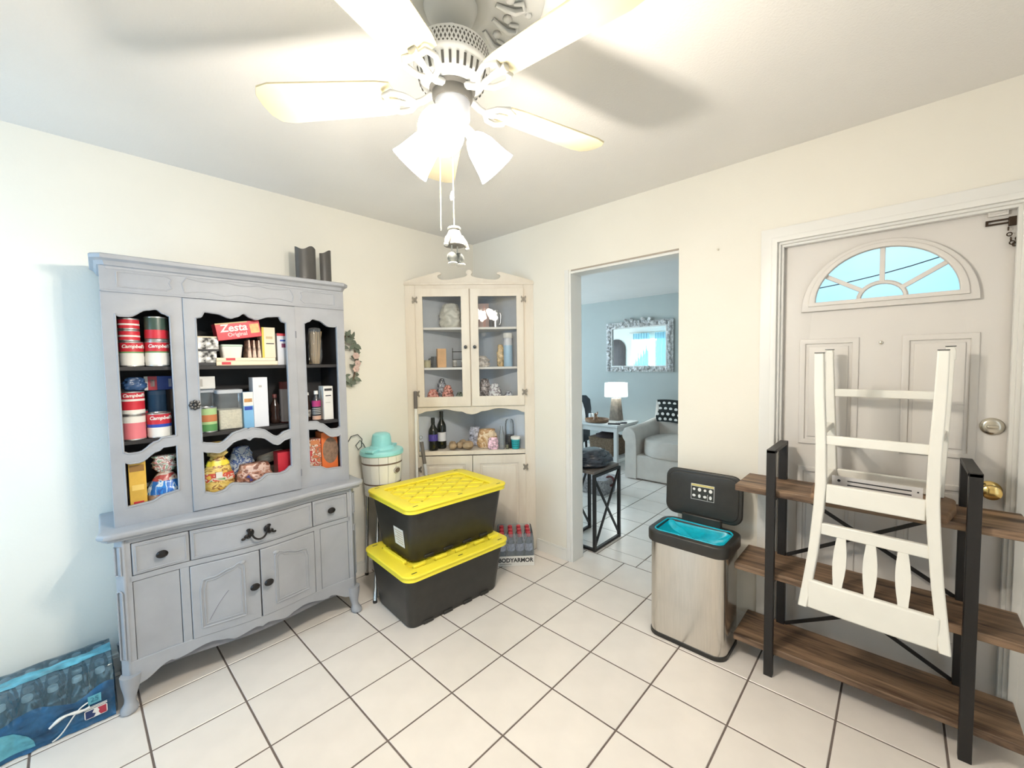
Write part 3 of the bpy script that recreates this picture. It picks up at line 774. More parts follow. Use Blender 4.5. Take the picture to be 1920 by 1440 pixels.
def pouch(label, x, y, z, w_, d_, h_, m, seed=1, name='food_bag', cat='bag', bands=(), ruff=None, rot=HR, top=0.25, amp=0.12, group=None, tilt=0.0):
    x, y = hfit(x, y, d_ * 0.54)
    t = thing(name, label, cat, (x, y, z + EPS), rot, group)
    if tilt: t.rotation_euler = (0, tilt, rot)
    blob(w_, d_, h_, seed, amp, top=top).obj('bag_body', m, t, ang=80)
    for z0, z1, sc_, mm in bands:
        rr = blob(w_ * sc_, d_ * sc_, h_, seed, amp, top=top)
        rr.v = [v for v in rr.v]; n = 40
        j0, j1 = int(z0 * 26), max(int(z0 * 26) + 1, int(z1 * 26))
        rings = [rr.v[j * n:(j + 1) * n] for j in range(j0, j1 + 1)]
        B().loft(rings, cap=False).obj('printed_band', mm, t, ang=80)
    if ruff:
        hh, mm = ruff
        q = blob(w_ * 0.55, d_ * 0.5, hh, seed + 3, 0.5, top=1.25, base=0.35)
        q.obj('gathered_top', mm, t, ang=80, loc=(0, 0, h_ * 0.97))
    return t
def col(name, c, rough=0.5, **k): return mat(name, c, rough, **k)
M_cream2 = col('cream_card', (0.78, 0.68, 0.52)); M_pink = col('pink_label', (0.75, 0.20, 0.24)); M_green = col('green_label', (0.10, 0.30, 0.10))
M_dkjar = col('dark_jar', (0.05, 0.05, 0.055), 0.25); M_navy = col('navy_plastic', (0.03, 0.08, 0.20), 0.3, var=0.4, scale=25, bump=0.4, bscale=25)
M_bluecan = col('daylight_blue_canister', (0.05, 0.13, 0.27), 0.35); M_gold = col('gold_card', (0.72, 0.45, 0.07), 0.5, var=0.15, scale=14)

# ---- left column, top shelf
W_ = M_paper
for k, (px, lab) in enumerate(((248, 'wide soup can, red and white label, under two short red cans'), (296, 'wide soup can, red and white label, under a green-red can'))):
    p, s = place_h(px, 686, 2.425)
    can(lab, p.x, 2.425, S1, 17.8 * s, 46.5 * s, [(0, 1, W_), (0.60, 1, M_red), (0.55, 0.61, M_green), (0.12, 0.40, W_)], "Campbell's", 0.020, 0.80, W_, rot=0.15)
    if k == 0:
        for q in range(2):
            can('short red can at the ' + ('bottom' if q == 0 else 'top') + ' of the pair stacked on a soup can', p.x - 0.004, 2.425, S1 + 46.5 * s + q * 21.5 * s + 0.001, 15.5 * s, 21 * s, [(0, 1, M_red), (0.35, 0.55, W_)], rot=0.2)
    else:
        can('tin can with red and dark green label stacked on a soup can', p.x + 0.002, 2.43, S1 + 46.5 * s + 0.001, 17.5 * s, 45 * s, [(0, 1, col('dark_green_label', (0.05, 0.09, 0.07), 0.35)), (0.05, 0.45, M_red)], rot=0.9)
p, s = place_h(321, 664, 2.53)
can('dark brown can at the back of the top hutch shelf', p.x, 2.55, S1, 14 * s, 42 * s, [(0, 1, col('brown_label', (0.09, 0.075, 0.07))), (0.3, 0.7, col('brown_label2', (0.13, 0.12, 0.11)))])
# ---- left column, middle shelf
p, s = place_h(252, 815, 2.415)
c1 = can('pink and white can on the middle hutch shelf', p.x, 2.415, S2, 17.5 * s, 47 * s, [(0, 0.72, M_pink), (0.72, 1, W_)], rot=0.1)
can('red soup can stacked on the pink can', p.x + 0.001, 2.42, S2 + 47 * s + 0.001, 17.5 * s, 44 * s, [(0, 1, M_red), (0, 0.18, W_), (0.60, 0.70, W_)], "Campbell's", 0.019, 0.82, W_, rot=0.1)
pb_top = S2 + 91 * s + 0.003
p2, s2 = place_h(265, 790, 2.54)
can('red can standing behind the pink can', p2.x, 2.555, S2, 11 * s2, 48 * s2, [(0, 1, M_red), (0.3, 0.5, W_)])
p2, s2 = place_h(300, 815, 2.425)
ct = can('soup can with white label and red top, on the middle hutch shelf', p2.x, 2.425, S2, 18 * s2, 46 * s2, [(0, 0.55, W_), (0.55, 1, M_red), (0.42, 0.56, M_blue)], "Campbell's", 0.021, 0.80, W_, rot=0.12)
p3, s3 = place_h(297, 770, 2.56)
can('added blue canister, coloured like daylight on the hutch back', p3.x, 2.575, S2, 15 * s3, 82 * s3, [(0, 1, M_bluecan), (0.92, 1.0, col('blue_rim', (0.08, 0.16, 0.3)))], lid=M_bluecan, name='canister', cat='canister')  # added canister, its blue stands for daylight on the hutch back
p4, s4 = place_h(303, 726, 2.49)
carton('small blue and red carton lying on the blue canister', p4.x, 2.565, S2 + 82 * s3 + 0.001, 44 * s4, 0.05, 26 * s4, M_blue, prints=((0, 0.12, 0, 1, W_), (0.12, 0.42, 0, 1, M_red), (0.2, 0.34, 0.25, 0.75, W_), (0.80, 0.90, 0.2, 0.8, col('pale_blue', (0.35, 0.45, 0.7)))))
p, s = place_h(249, 726, 2.44)
pouch('crumpled dark blue plastic bag on top of the red soup can', p.x + 0.006, 2.435, pb_top + 0.001, 33 * s, 0.06, 24 * s, M_navy, seed=4, amp=0.35, top=0.6)
p, s = place_h(329, 800, 2.54)
can('tall dark glass jar at the back of the middle hutch shelf', p.x, 2.56, S2, 11 * s, 82 * s, [(0, 0.85, M_dkjar)], lid=M_dkjar, name='jar', cat='jar')
# ---- left column, bottom
ZF = 0.800
p, s = place_h(261, 950, 2.42)
carton('tall yellow food carton in the lower left compartment', p.x, 2.43, ZF, 24 * s, 0.07, 100 * s, M_gold, prints=((0.05, 0.9, 0.80, 0.92, col('brown_print', (0.30, 0.16, 0.04))), (0.1, 0.9, 0.05, 0.16, W_), (0.2, 0.8, 0.16, 0.24, M_red), (0.15, 0.85, 0.45, 0.55, col('amber_print', (0.85, 0.62, 0.18)))))
p, s = place_h(314, 945, 2.43)
pouch('bread bag with blue band and gathered clear top', p.x, 2.45, ZF, 54 * s, 0.10, 66 * s, multi('bread_bag', [(0.50, 0.06, 0.06), (0.42, 0.30, 0.24), (0.62, 0.58, 0.54), (0.45, 0.08, 0.08)], 16), seed=2, top=0.30,
      bands=((0.45, 0.80, 1.03, multi('bright_blue_film', [(0.02, 0.10, 0.42), (0.02, 0.22, 0.66), (0.60, 0.72, 0.85), (0.02, 0.16, 0.58)], 12, stretch=(3, 3, 0.6))),), ruff=(32 * s, multi('silver_film', [(0.30, 0.34, 0.34), (0.70, 0.74, 0.74), (0.50, 0.22, 0.22), (0.78, 0.80, 0.80), (0.30, 0.45, 0.36)], 34, 0.18)))
p, s = place_h(279, 912, 2.50)
st = B().beam((-0.045, 0, -0.013), (0.05, 0, 0.016), 0.004, 0.016).obj('plastic_strip', col('pale_blue_plastic', (0.55, 0.66, 0.74)), loc=(p.x, 2.545, p.z))
tag(st, 'pale blue flat plastic strip leaning beside the bread bag', 'strip')
# ---- centre, top shelf
M_bw = mat('black_white_print', (0.45, 0.45, 0.45), 0.5, var=1.6, scale=45)
p, s = place_h(388, 686, 2.42)
carton('black and white speckled carton at the bottom of the pair on the top shelf', p.x, 2.44, S1, 30 * s, 0.08, 27 * s, M_bw, prints=((0, 1, 0, 0.22, M_inkb),))
carton('black and white speckled carton stacked on another one', p.x + 0.003, 2.44, S1 + 27.5 * s, 35 * s, 0.08, 27 * s, M_bw, prints=((0, 1, 0.92, 1, M_cream2), (0, 1, 0, 0.12, M_inkb)))
xa, xb = place_h(403, 680, 2.42)[0].x, place_h(516, 680, 2.42)[0].x
fw = xb - xa
carton('flat cream carton at the bottom of the pair lying on the top hutch shelf', (xa + xb) / 2, 2.445, S1, fw, 0.14, 0.021, M_cream2, prints=((0.08, 0.22, 0.2, 0.8, M_red), (0.0, 1, 0.0, 0.12, col('tan_edge', (0.5, 0.38, 0.25)))))
carton('flat cream carton lying on another one on the top hutch shelf', (xa + xb) / 2 - 0.004, 2.445, S1 + 0.0215, fw * 0.96, 0.135, 0.016, M_cream2, prints=((0.15, 0.30, 0.2, 0.9, M_red), (0.66, 0.9, 0.2, 0.6, M_cream)))
ZC = S1 + 0.038
p, s = place_h(434, 668, 2.43)
t = thing('plastic_tub', 'white plastic tub with clear lid in the hutch', 'tub', (p.x, 2.44, ZC), HR)
B().loft([[(x, y, z) for x, y in rrect(-w2, w2, -0.04 * k, 0.04 * k, 0.010)] for w2, k, z in ((0.038, 0.9, 0), (0.044, 1, 0.055))]).obj('tub_body', W_, t)
B().prism(rrect(-0.046, 0.046, -0.043, 0.043, 0.012), 0.055, 0.066).obj('lid', col('pale_green_lid', (0.55, 0.68, 0.62)), t, bevel=0.003)
for k, px in enumerate((466, 475, 484)):
    p, s = place_h(px, 668, 2.43)
    pk = B().add([(-0.009, -0.05, 0), (0.009, -0.05, 0), (0.009, 0.05, 0), (-0.009, 0.05, 0), (-0.002, -0.05, 0.09), (0.002, -0.05, 0.09), (0.002, 0.05, 0.09), (-0.002, 0.05, 0.09)],
                 [(0, 3, 2, 1), (4, 5, 6, 7), (0, 1, 5, 4), (1, 2, 6, 5), (2, 3, 7, 6), (3, 0, 4, 7)]).obj('seasoning_packet', mat('packet_print', (0.62, 0.45, 0.36), 0.5, var=0.8, scale=50), loc=(p.x, 2.45, ZC), rotz=HR, bevel=0.001)
    tag(pk, 'narrow upright seasoning packet standing beside the white tub', 'packet', 'seasoning packets in the hutch')
p, s = place_h(503, 675, 2.42)
carton('tall cream and yellow carton standing by the seasoning packets', p.x, 2.44, ZC, 22 * s, 0.09, 56 * s, M_cream2, prints=((0, 0.16, 0, 1, col('yellow_print', (0.72, 0.6, 0.08))), (0.3, 0.8, 0.62, 0.70, col('tan_print', (0.55, 0.42, 0.25))), (0.3, 0.9, 0.45, 0.48, M_inkb)))
p, s = place_h(530, 686, 2.425)
carton('white carton with red ragged top beside the flat cartons', p.x + 0.006, 2.445, S1, 24 * s, 0.09, 58 * s, col('cool_white', (0.72, 0.74, 0.80)), prints=((0.3, 0.8, 0.55, 0.68, col('maroon_print', (0.25, 0.05, 0.12))), (0.2, 0.9, 0.75, 0.80, M_blue), (0, 1, 0.92, 1, M_red)))
# red cracker carton lying tilted across the tops
p, s = place_h(457, 628, 2.40)
zb = carton('red cracker carton lying tilted on the packets in the hutch', p.x - 0.018, 2.415, ZC + 0.095, 0.188, 0.085, 0.082, M_red, tilt=math.radians(-9), name='cracker_box',
       prints=((0, 0.72, 0.93, 1, col('gold_line', (0.55, 0.42, 0.2))), (0.76, 0.97, 0.25, 0.80, mat('cracker_print', (0.72, 0.45, 0.18), 0.5, var=0.4, scale=40))),
       texts=(('Zesta', 0.050, W_, 0.39, 0.66, dict(bold=0.0012, shear=0.12)), ('Original', 0.026, col('pale_pink', (0.85, 0.6, 0.6)), 0.45, 0.27, dict(bold=0.0004))))
# ---- centre, middle shelf
p, s = place_h(393, 800, 2.47)
def clear_bin(label, x, y, z, w_, d_, h_, fill=None, fm=None, lidm=W_):
    t = thing('storage_canister', label, 'canister', (x, y, z + EPS), HR)
    o = rrect(-w_ / 2, w_ / 2, -d_ / 2, d_ / 2, 0.012)
    b = B(); b.loft([[(a, c, zz) for a, c in o] for zz in (0.001, h_ * 0.90)], cap=False); b.obj('clear_wall', M_plastic, t)
    B().prism([(a * 1.03, c * 1.03) for a, c in o], h_ * 0.90, h_).obj('lid', lidm, t, bevel=0.004)
    if fill: B().prism([(a * 0.95, c * 0.95) for a, c in o], 0.002, h_ * fill).obj('contents', fm, t, bevel=0.004)
    return t
clear_bin('clear storage canister behind the green can, white carton on its lid', p.x, 2.535, S2, 27 * s, 0.075, 78 * s, lidm=col('grey_lid', (0.52, 0.56, 0.62)))
p2, s2 = place_h(388, 726, 2.48)
carton('small white carton on the lid of a clear canister', p2.x, 2.505, S2 + 78 * s + 0.001, 26 * s2, 0.06, 23 * s2, W_, prints=((0.12, 0.26, 0.2, 0.8, col('grey_print', (0.5, 0.48, 0.45))),))
p, s = place_h(393, 802, 2.405)
can('pale green vegetable can in front of a clear canister', p.x, 2.425, S2, 14 * s, 47 * s, [(0, 1, col('pale_green_label', (0.42, 0.62, 0.30))), (0, 0.30, M_green), (0.42, 0.72, col('orange_red', (0.55, 0.20, 0.08)))], rot=0.6)
p, s = place_h(433, 798, 2.44)
clear_bin('clear square canister half full of white rice', p.x + 0.002, 2.475, S2, 40 * s, 0.10, 74 * s, 0.50, mat('rice', (0.74, 0.68, 0.55), 0.7, var=0.12, scale=120, bump=0.4, bscale=200), lidm=col('grey_lid', (0.52, 0.56, 0.62)))
p, s = place_h(467, 797, 2.415)
carton('slim light blue carton beside the rice canister', p.x, 2.44, S2, 16 * s, 0.07, 67 * s, col('sky_print', (0.20, 0.45, 0.72)), prints=((0, 1, 0.62, 1, W_), (0.1, 0.9, 0.72, 0.82, col('orange_print', (0.7, 0.35, 0.12))), (0.1, 0.9, 0.50, 0.60, M_blue)))
p, s = place_h(490, 794, 2.415)
carton('tall plain white carton beside the light blue carton', p.x, 2.44, S2, 24 * s, 0.08, 92 * s, col('cool_white', (0.72, 0.74, 0.80)), prints=((0.4, 0.6, 0.8, 0.84, col('grey_print', (0.5, 0.48, 0.45))),))
def bottle(label, x, y, z, prof, m, capm=None, cap=None, lab=None, name='bottle', cat='bottle', group=None, rot=0.0, n=24):
    x, y = hfit(x, y, max(q[0] for q in prof))
    t = thing(name, label, cat, (x, y, z + EPS), rot, group)
    B().lathe(prof, n).obj('bottle_body', m, t, ang=50)
    if cap: B().lathe([(cap[0], cap[1]), (cap[0], cap[2]), (cap[0] * 0.9, cap[2] + 0.002)], 18).obj('cap', capm, t)
    if lab:
        r, z0, z1, mm = lab[:4]; B().lathe([(r, z0), (r, z1)], n, cap=False).obj('label', mm, t)
    return t
M_brownglass = col('dark_brown_glass', (0.035, 0.018, 0.014), 0.12)
p, s = place_h(520, 790, 2.46)
bottle('dark brown syrup bottle in the centre of the hutch', p.x, 2.49, S2, [(0.020, 0), (0.025, 0.004), (0.026, 0.03), (0.021, 0.05), (0.025, 0.07), (0.022, 0.10), (0.010, 0.125), (0.009, 0.145)], M_brownglass, col('maroon_cap', (0.12, 0.03, 0.03)), (0.011, 0.14, 0.157))
p, s = place_h(541, 790, 2.47)
can('grey jar with dark red lid by the hutch door edge', p.x + 0.004, 2.49, S2, 13 * s, 76 * s, [(0, 0.84, col('grey_jar', (0.30, 0.29, 0.31), 0.3))], lid=col('maroon_cap', (0.12, 0.03, 0.03)), name='jar', cat='jar')
# ---- centre, bottom
M_tort = multi('yellow_bag_print', [(0.80, 0.58, 0.12), (0.74, 0.48, 0.10), (0.30, 0.14, 0.04), (0.80, 0.62, 0.20), (0.72, 0.50, 0.12)], 24, stretch=(1, 1, 2.2))
p, s = place_h(412, 915, 2.41)
t = pouch('yellow printed tortilla bag with gathered top', p.x, 2.43, ZF, 50 * s, 0.09, 74 * s, M_tort, seed=8, top=0.42, amp=0.08,
      bands=((0.0, 0.16, 1.02, col('lemon_film', (0.86, 0.72, 0.06), 0.3)), (0.45, 0.62, 1.02, multi('multicolour_band', [(0.06, 0.25, 0.08), (0.10, 0.32, 0.10), (0.70, 0.62, 0.5), (0.60, 0.08, 0.05), (0.75, 0.50, 0.10)], 18)), (0.84, 0.95, 1.06, col('lemon_film', (0.86, 0.72, 0.06), 0.3))), ruff=(30 * s, col('golden_film', (0.70, 0.52, 0.18), 0.25, var=0.4, scale=25)))
B().box(-0.016, 0.010, -0.050, -0.046, 0.098, 0.126).obj('white_emblem', W_, t)
p, s = place_h(462, 880, 2.46)
pouch('silver and blue crinkled snack bag behind the bread bag', p.x + 0.005, 2.565, ZF, 44 * s, 0.055, 74 * s, multi('silver_blue_film', [(0.03, 0.06, 0.25), (0.30, 0.42, 0.62), (0.70, 0.76, 0.82), (0.10, 0.16, 0.40), (0.62, 0.68, 0.76)], 26, 0.2, bump=0.9, bscale=28), seed=11, amp=0.3, top=0.6)
p, s = place_h(484, 915, 2.42)
pouch('bread bag, dark blue end and brown print, lying in the hutch', p.x - 0.012, 2.43, ZF, 60 * s, 0.085, 48 * s, multi('brown_bread_print', [(0.02, 0.03, 0.22), (0.16, 0.06, 0.04), (0.42, 0.20, 0.14), (0.62, 0.44, 0.38), (0.22, 0.09, 0.06)], 18, bump=0.7), seed=5, amp=0.12, top=0.75)
p, s = place_h(461, 905, 2.40)
p, s = place_h(514, 872, 2.49)
t = thing('paper_bag', 'pale cream flat bag lying tilted at the back', 'bag', (p.x + 0.012, 2.585, 0.900), HR)
blob(0.15, 0.06, 0.045, 9, 0.15, top=0.8).xf(lambda v: (v.x, v.y, v.z + v.x * 0.22)).obj('bag_body', mat('cream_film', (0.66, 0.60, 0.50), 0.4, var=0.15), t, ang=80)
B().box(-0.07, 0.07, -0.025, 0.025, -0.098, -0.025).obj('bag_lower', mat('cream_film', (0.66, 0.60, 0.50), 0.4, var=0.15), t, bevel=0.01)
p, s = place_h(540, 905, 2.43)
carton('red carton with brown oval picture behind the hutch door', p.x, 2.45, ZF, 34 * s, 0.08, 58 * s, M_red, prints=((0.45, 1.0, 0.0, 0.45, mat('brown_food_print', (0.26, 0.13, 0.07), 0.5, var=0.4, scale=50)),))
# ---- right column
p, s = place_h(598, 684, 2.42)
t = thing('pasta_bag', 'tall clear bag of dry spaghetti on the top hutch shelf', 'pasta', (p.x - 0.004, 2.455, S1 + EPS), HR)
M_pasta = col('spaghetti', (0.58, 0.42, 0.24), 0.5)
b = B(); rnd_ = random.Random(3)
for i in range(60):
    a, r = rnd_.uniform(0, 2 * PI), 0.027 * math.sqrt(rnd_.random()); x, y = r * math.cos(a), r * math.sin(a) * 0.8
    b.cyl((x - 0.006, y, 0.004), (x * 1.15 + 0.004 + rnd_.uniform(-.006, .006), y * 1.2, 0.185 + rnd_.uniform(-.012, .006)), 0.0016, 5)
o = b.obj('spaghetti', M_pasta, t); o['kind'] = 'stuff'
blob(0.072, 0.064, 0.205, 3, 0.07, top=0.85).obj('clear_wrapper', M_plastic, t, ang=80)
p, s = place_h(596, 783, 2.42)
bottle('dark bottle with magenta and white label in the right compartment', p.x, 2.435, S2, [(0.020, 0), (0.023, 0.003), (0.023, 0.10), (0.016, 0.125), (0.009, 0.14), (0.009, 0.15)], M_dkjar, W_, (0.011, 0.148, 0.166), (0.0235, 0.10, 0.001, M_dkjar))
lab_ = bpy.data.objects['bottle_body']
tt = [o for o in COL.objects if o.get('label', '').startswith('dark bottle with magenta')][0]
B().lathe([(0.0236, 0.078), (0.0236, 0.112)], 24, cap=False).obj('label', col('magenta_print', (0.42, 0.03, 0.16)), tt)
B().lathe([(0.0236, 0.004), (0.0236, 0.026)], 24, cap=False).obj('label', col('peach_print', (0.7, 0.42, 0.3)), tt)
for q in range(4): B().lathe([(0.0236, 0.036 + 0.010 * q), (0.0236, 0.040 + 0.010 * q)], 24, cap=False).obj('label', col('grey_print', (0.5, 0.48, 0.45)), tt)
p, s = place_h(582, 783, 2.43)
bottle('slim dark sauce bottle with pale specks behind the frame', p.x + 0.004, 2.475, S2, [(0.016, 0), (0.018, 0.003), (0.018, 0.09), (0.008, 0.12), (0.008, 0.145)], M_brownglass, W_, (0.009, 0.143, 0.156), (0.0184, 0.02, 0.06, mat('speckled_label', (0.3, 0.27, 0.24), 0.5, var=1.2, scale=60)))
p, s = place_h(615, 782, 2.42)
carton('narrow white carton in the right compartment', p.x, 2.44, S2, 17 * s, 0.075, 62 * s, W_, prints=((0.1, 0.9, 0.86, 0.93, M_inkb), (0.2, 0.8, 0.70, 0.73, M_inkb), (0.2, 0.7, 0.50, 0.52, col('grey_print', (0.5, 0.48, 0.45)))))
p, s = place_h(590, 878, 2.42)
carton('red and white printed snack carton in the lower right compartment', p.x, 2.44, ZF, 20 * s, 0.09, 72 * s, multi('snack_print', [(0.55, 0.05, 0.05), (0.40, 0.06, 0.05), (0.72, 0.60, 0.50), (0.30, 0.14, 0.08), (0.62, 0.14, 0.06)], 30, 0.35, bump=0.1), prints=((0.1, 0.9, 0.86, 0.97, col('orange_red', (0.55, 0.20, 0.08))),))
p, s = place_h(617, 884, 2.42)
t = carton('orange carton with brown round picture in the lower right compartment', p.x, 2.44, ZF, 29 * s, 0.09, 80 * s, col('orange_card', (0.75, 0.17, 0.04)))
plate('printed_oval', ell(0, 46 * s, 14 * s, 24 * s, 28, 0, 2 * PI)[:-1], [], 0.001, mat('brown_food_print2', (0.24, 0.15, 0.10), 0.5, var=0.3, scale=60), t, (0.004, -0.0455, 0))

# ---- on top of the hutch: two dark curved panels
for (px, r0, a0, a1, lab) in ((574, 0.055, 150, 395, 'wider dark grey curved plastic panel standing on the hutch'), (611, 0.032, 140, 400, 'narrow dark grey curved plastic panel standing on the hutch')):
    p, s = place_h(px, 520, 2.50)
    pts = [(r0 * math.cos(math.radians(180 + (a - 150) * 0.72)), 0.6 * r0 * math.sin(math.radians(180 + (a - 150) * 0.72))) for a in np.linspace(a0, a1, 16)]
    rings = []
    for (x, y) in pts:
        k = 0.94; q = 0.012 * math.sin(x * 60)
        rings.append([(x, y, 0), (x * k, y * k, 0), (x * k * 1.02, y * k, 0.205 + q), (x * 1.02, y, 0.205 + q)])
    o = B().loft(rings).obj('curved_panel', col('charcoal_plastic', (0.085, 0.08, 0.075), 0.4, var=0.1), loc=(p.x, 2.50, 1.8995), rotz=HR)
    tag(o, lab, 'panel')

# ================================================================== CORNER CABINET
CA, CBp = Vector((1.712, 2.676)), Vector((2.399, 2.007))
CL = (CBp - CA).length
CR = math.atan2(CBp.y - CA.y, CBp.x - CA.x)
cab = thing('corner_cabinet', 'cream washed wooden corner cabinet with two glass doors and scrolled pediment', 'cabinet', (CA.x, CA.y, 0), CR)
_cu = Vector((math.cos(CR), math.sin(CR))); _cv = Vector((-math.sin(CR), math.cos(CR)))
def cab_at(px, py, yl):
    """photo pixel -> (u, z) on the cabinet plane at local depth yl"""
    d = ray(px, py); o = CA + _cv * yl
    t = (o.x * _cv.x + o.y * _cv.y) / (d.x * _cv.x + d.y * _cv.y)
    p = Vector((0, 0, CAM_H)) + d * t
    return (p.xy - CA).dot(_cu), p.z, mpp(p)
def cab_w(u, yl): 
    q = CA + _cu * u + _cv * yl; return q.x, q.y
FT = 0.022
# face frame
B().box(0.004, 0.080, 0, FT, 0.002, 2.028).obj('stile', M_cream, cab, bevel=0.002)
B().box(CL - 0.080, CL - 0.004, 0, FT, 0.002, 2.028).obj('stile', M_cream, cab, bevel=0.002)
B().box(0.080, CL - 0.080, 0, FT, 1.986, 2.028).obj('top_rail', M_cream, cab, bevel=0.002)
B().box(0.0, CL, -0.010, 0.004, 2.016, 2.030).obj('top_moulding', M_cream, cab, bevel=0.003)
B().box(0.080, CL - 0.080, -0.004, FT, 0.745, 0.776).obj('nook_rail', M_cream, cab, bevel=0.003)
B().box(0.080, CL - 0.080, 0.004, FT, 0.002, 0.062).obj('toe_rail', M_cream, cab, bevel=0.002)
B().box(0.470, 0.490, 0.006, FT, 1.11, 1.99).obj('centre_strip', M_cream, cab, smooth=False)
# valance
va = spline([(0.080, 1.062), (0.15, 1.082), (0.275, 1.094), (0.40, 1.075), (0.455, 1.056), (0.480, 1.052), (0.505, 1.056), (0.56, 1.075), (0.685, 1.096), (0.81, 1.082), (0.880, 1.060)], 6)
plate('valance', va + [(0.880, 1.113), (0.080, 1.113)], [], 0.020, M_cream, cab, (0, 0.011, 0), bev=0.002)
# scrolled pediment
def half(s):
    k = [(0.000, 2.028), (0.000, 2.040), (0.020, 2.046), (0.100, 2.070), (0.190, 2.094), (0.232, 2.106), (0.254, 2.110), (0.272, 2.104), (0.270, 2.094), (0.256, 2.092), (0.246, 2.084), (0.246, 2.072), (0.258, 2.060), (0.282, 2.052), (0.34, 2.054), (0.40, 2.064), (0.440, 2.072), (0.462, 2.080), (0.468, 2.092), (0.458, 2.104), (0.464, 2.120), (0.4795, 2.126)]
    return k if s < 0 else [(CL - x, z) for x, z in reversed(k)]
plate('pediment', half(-1)[:-1] + [(0.4795, 2.126)] + half(1)[1:], [], 0.018, M_cream, cab, (0, 0.010, 0), bev=0.002)
# body: back panels lie against the two walls, painted pale blue inside
ap_ = Vector((CL / 2, CL / 2 - 0.012))
for s in (-1, 1):
    x0 = 0.036 if s < 0 else CL - 0.036
    p0, p1 = Vector((x0, FT)), Vector((ap_.x, ap_.y - 0.008))
    d = (p1 - p0).normalized(); nrm = Vector((-d.y, d.x)) if s < 0 else Vector((d.y, -d.x))
    q = [p0, p1, p1 + nrm * 0.008, p0 + nrm * 0.008]
    if s > 0: q = q[::-1]
    B().prism([(v.x, v.y) for v in q], 0.002, 2.02).obj('back_panel', M_cabin, cab, smooth=False)
tri = [(0.046, FT + 0.001), (CL - 0.046, FT + 0.001), (ap_.x + 0.02, ap_.y - 0.038), (ap_.x - 0.02, ap_.y - 0.038)]
CS1, CS2, CS3, CS4 = 1.706, 1.406, 1.132, 0.770
for z, th, mm in ((CS1, 0.016, M_shelfw), (CS2, 0.016, M_shelfw), (CS3, 0.018, M_shelfw), (CS4, 0.020, M_cream)):
    B().prism(tri, z - th, z).obj('shelf', mm, cab, smooth=False)
B().prism(tri, 2.000, 2.020).obj('cabinet_top', M_cabin, cab, smooth=False)
B().prism(tri, 0.04, 0.06).obj('cabinet_floor', M_cream, cab, smooth=False)
M_aged = mat('aged_nickel', (0.26, 0.23, 0.19), 0.5, 0.5)
def butterfly(parent, x, z, mm=M_aged):
    b = B()
    for s in (-1, 1):
        b.add([(x + s * 0.002, -0.004, z - 0.012), (x + s * 0.016, -0.004, z - 0.026), (x + s * 0.020, -0.004, z - 0.014), (x + s * 0.012, -0.004, z), (x + s * 0.020, -0.004, z + 0.014), (x + s * 0.016, -0.004, z + 0.026), (x + s * 0.002, -0.004, z + 0.012),
               (x + s * 0.002, 0.001, z - 0.012), (x + s * 0.016, 0.001, z - 0.026), (x + s * 0.020, 0.001, z - 0.014), (x + s * 0.012, 0.001, z), (x + s * 0.020, 0.001, z + 0.014), (x + s * 0.016, 0.001, z + 0.026), (x + s * 0.002, 0.001, z + 0.012)],
              [tuple(range(7)), tuple(range(13, 6, -1))] + [(i, (i + 1) % 7, 7 + (i + 1) % 7, 7 + i) for i in range(7)])
    b.cyl((x, -0.004, z - 0.014), (x, -0.004, z + 0.014), 0.0035, 8)
    return b.obj('hinge', mm, parent, loc=(0, -0.019, 0))
for s, x0, x1, g0, g1 in ((-1, 0.083, 0.474, 0.132, 0.418), (1, 0.486, 0.877, 0.540, 0.829)):
    d = plate('glass_door', rect(x0, x1, 1.117, 1.984), [rect(g0, g1, 1.186, 1.932)], 0.018, M_cream, cab, (0, -0.010, 0), bev=0.002)
    B().box(g0 - 0.004, g1 + 0.004, -0.001, 0.002, 1.182, 1.936).obj('pane', M_glass, d, smooth=False)
    xk = 0.446 if s < 0 else 0.513
    B().lathe([(0.005, 0), (0.005, 0.010), (0.012, 0.014), (0.013, 0.020), (0.002, 0.025)], 16).xf(lambda v: (v.x, -v.z, v.y)).obj('knob', M_pewter, d, loc=(xk, -0.009, 1.556))
    xh = 0.080 if s < 0 else 0.880
    for z in (1.905, 1.214): butterfly(cab, xh, z)
for s, x0, x1 in ((-1, 0.083, 0.476), (1, 0.484, 0.877)):
    d = plate('cupboard_door', rect(x0, x1, 0.066, 0.738), [rect(x0 + 0.05, x1 - 0.05, 0.126, 0.680)], 0.018, M_cream, cab, (0, -0.010, 0), bev=0.002)
    B().box(x0 + 0.045, x1 - 0.045, -0.002, 0.006, 0.12, 0.686).obj('recessed_panel', M_cream, d, smooth=False)
    plate('raised_field', rect(x0 + 0.075, x1 - 0.075, 0.152, 0.654), [], 0.010, M_cream, d, (0, -0.003, 0), bev=0.004)
    for z in (0.646, 0.17): butterfly(cab, 0.080 if s < 0 else 0.880, z)

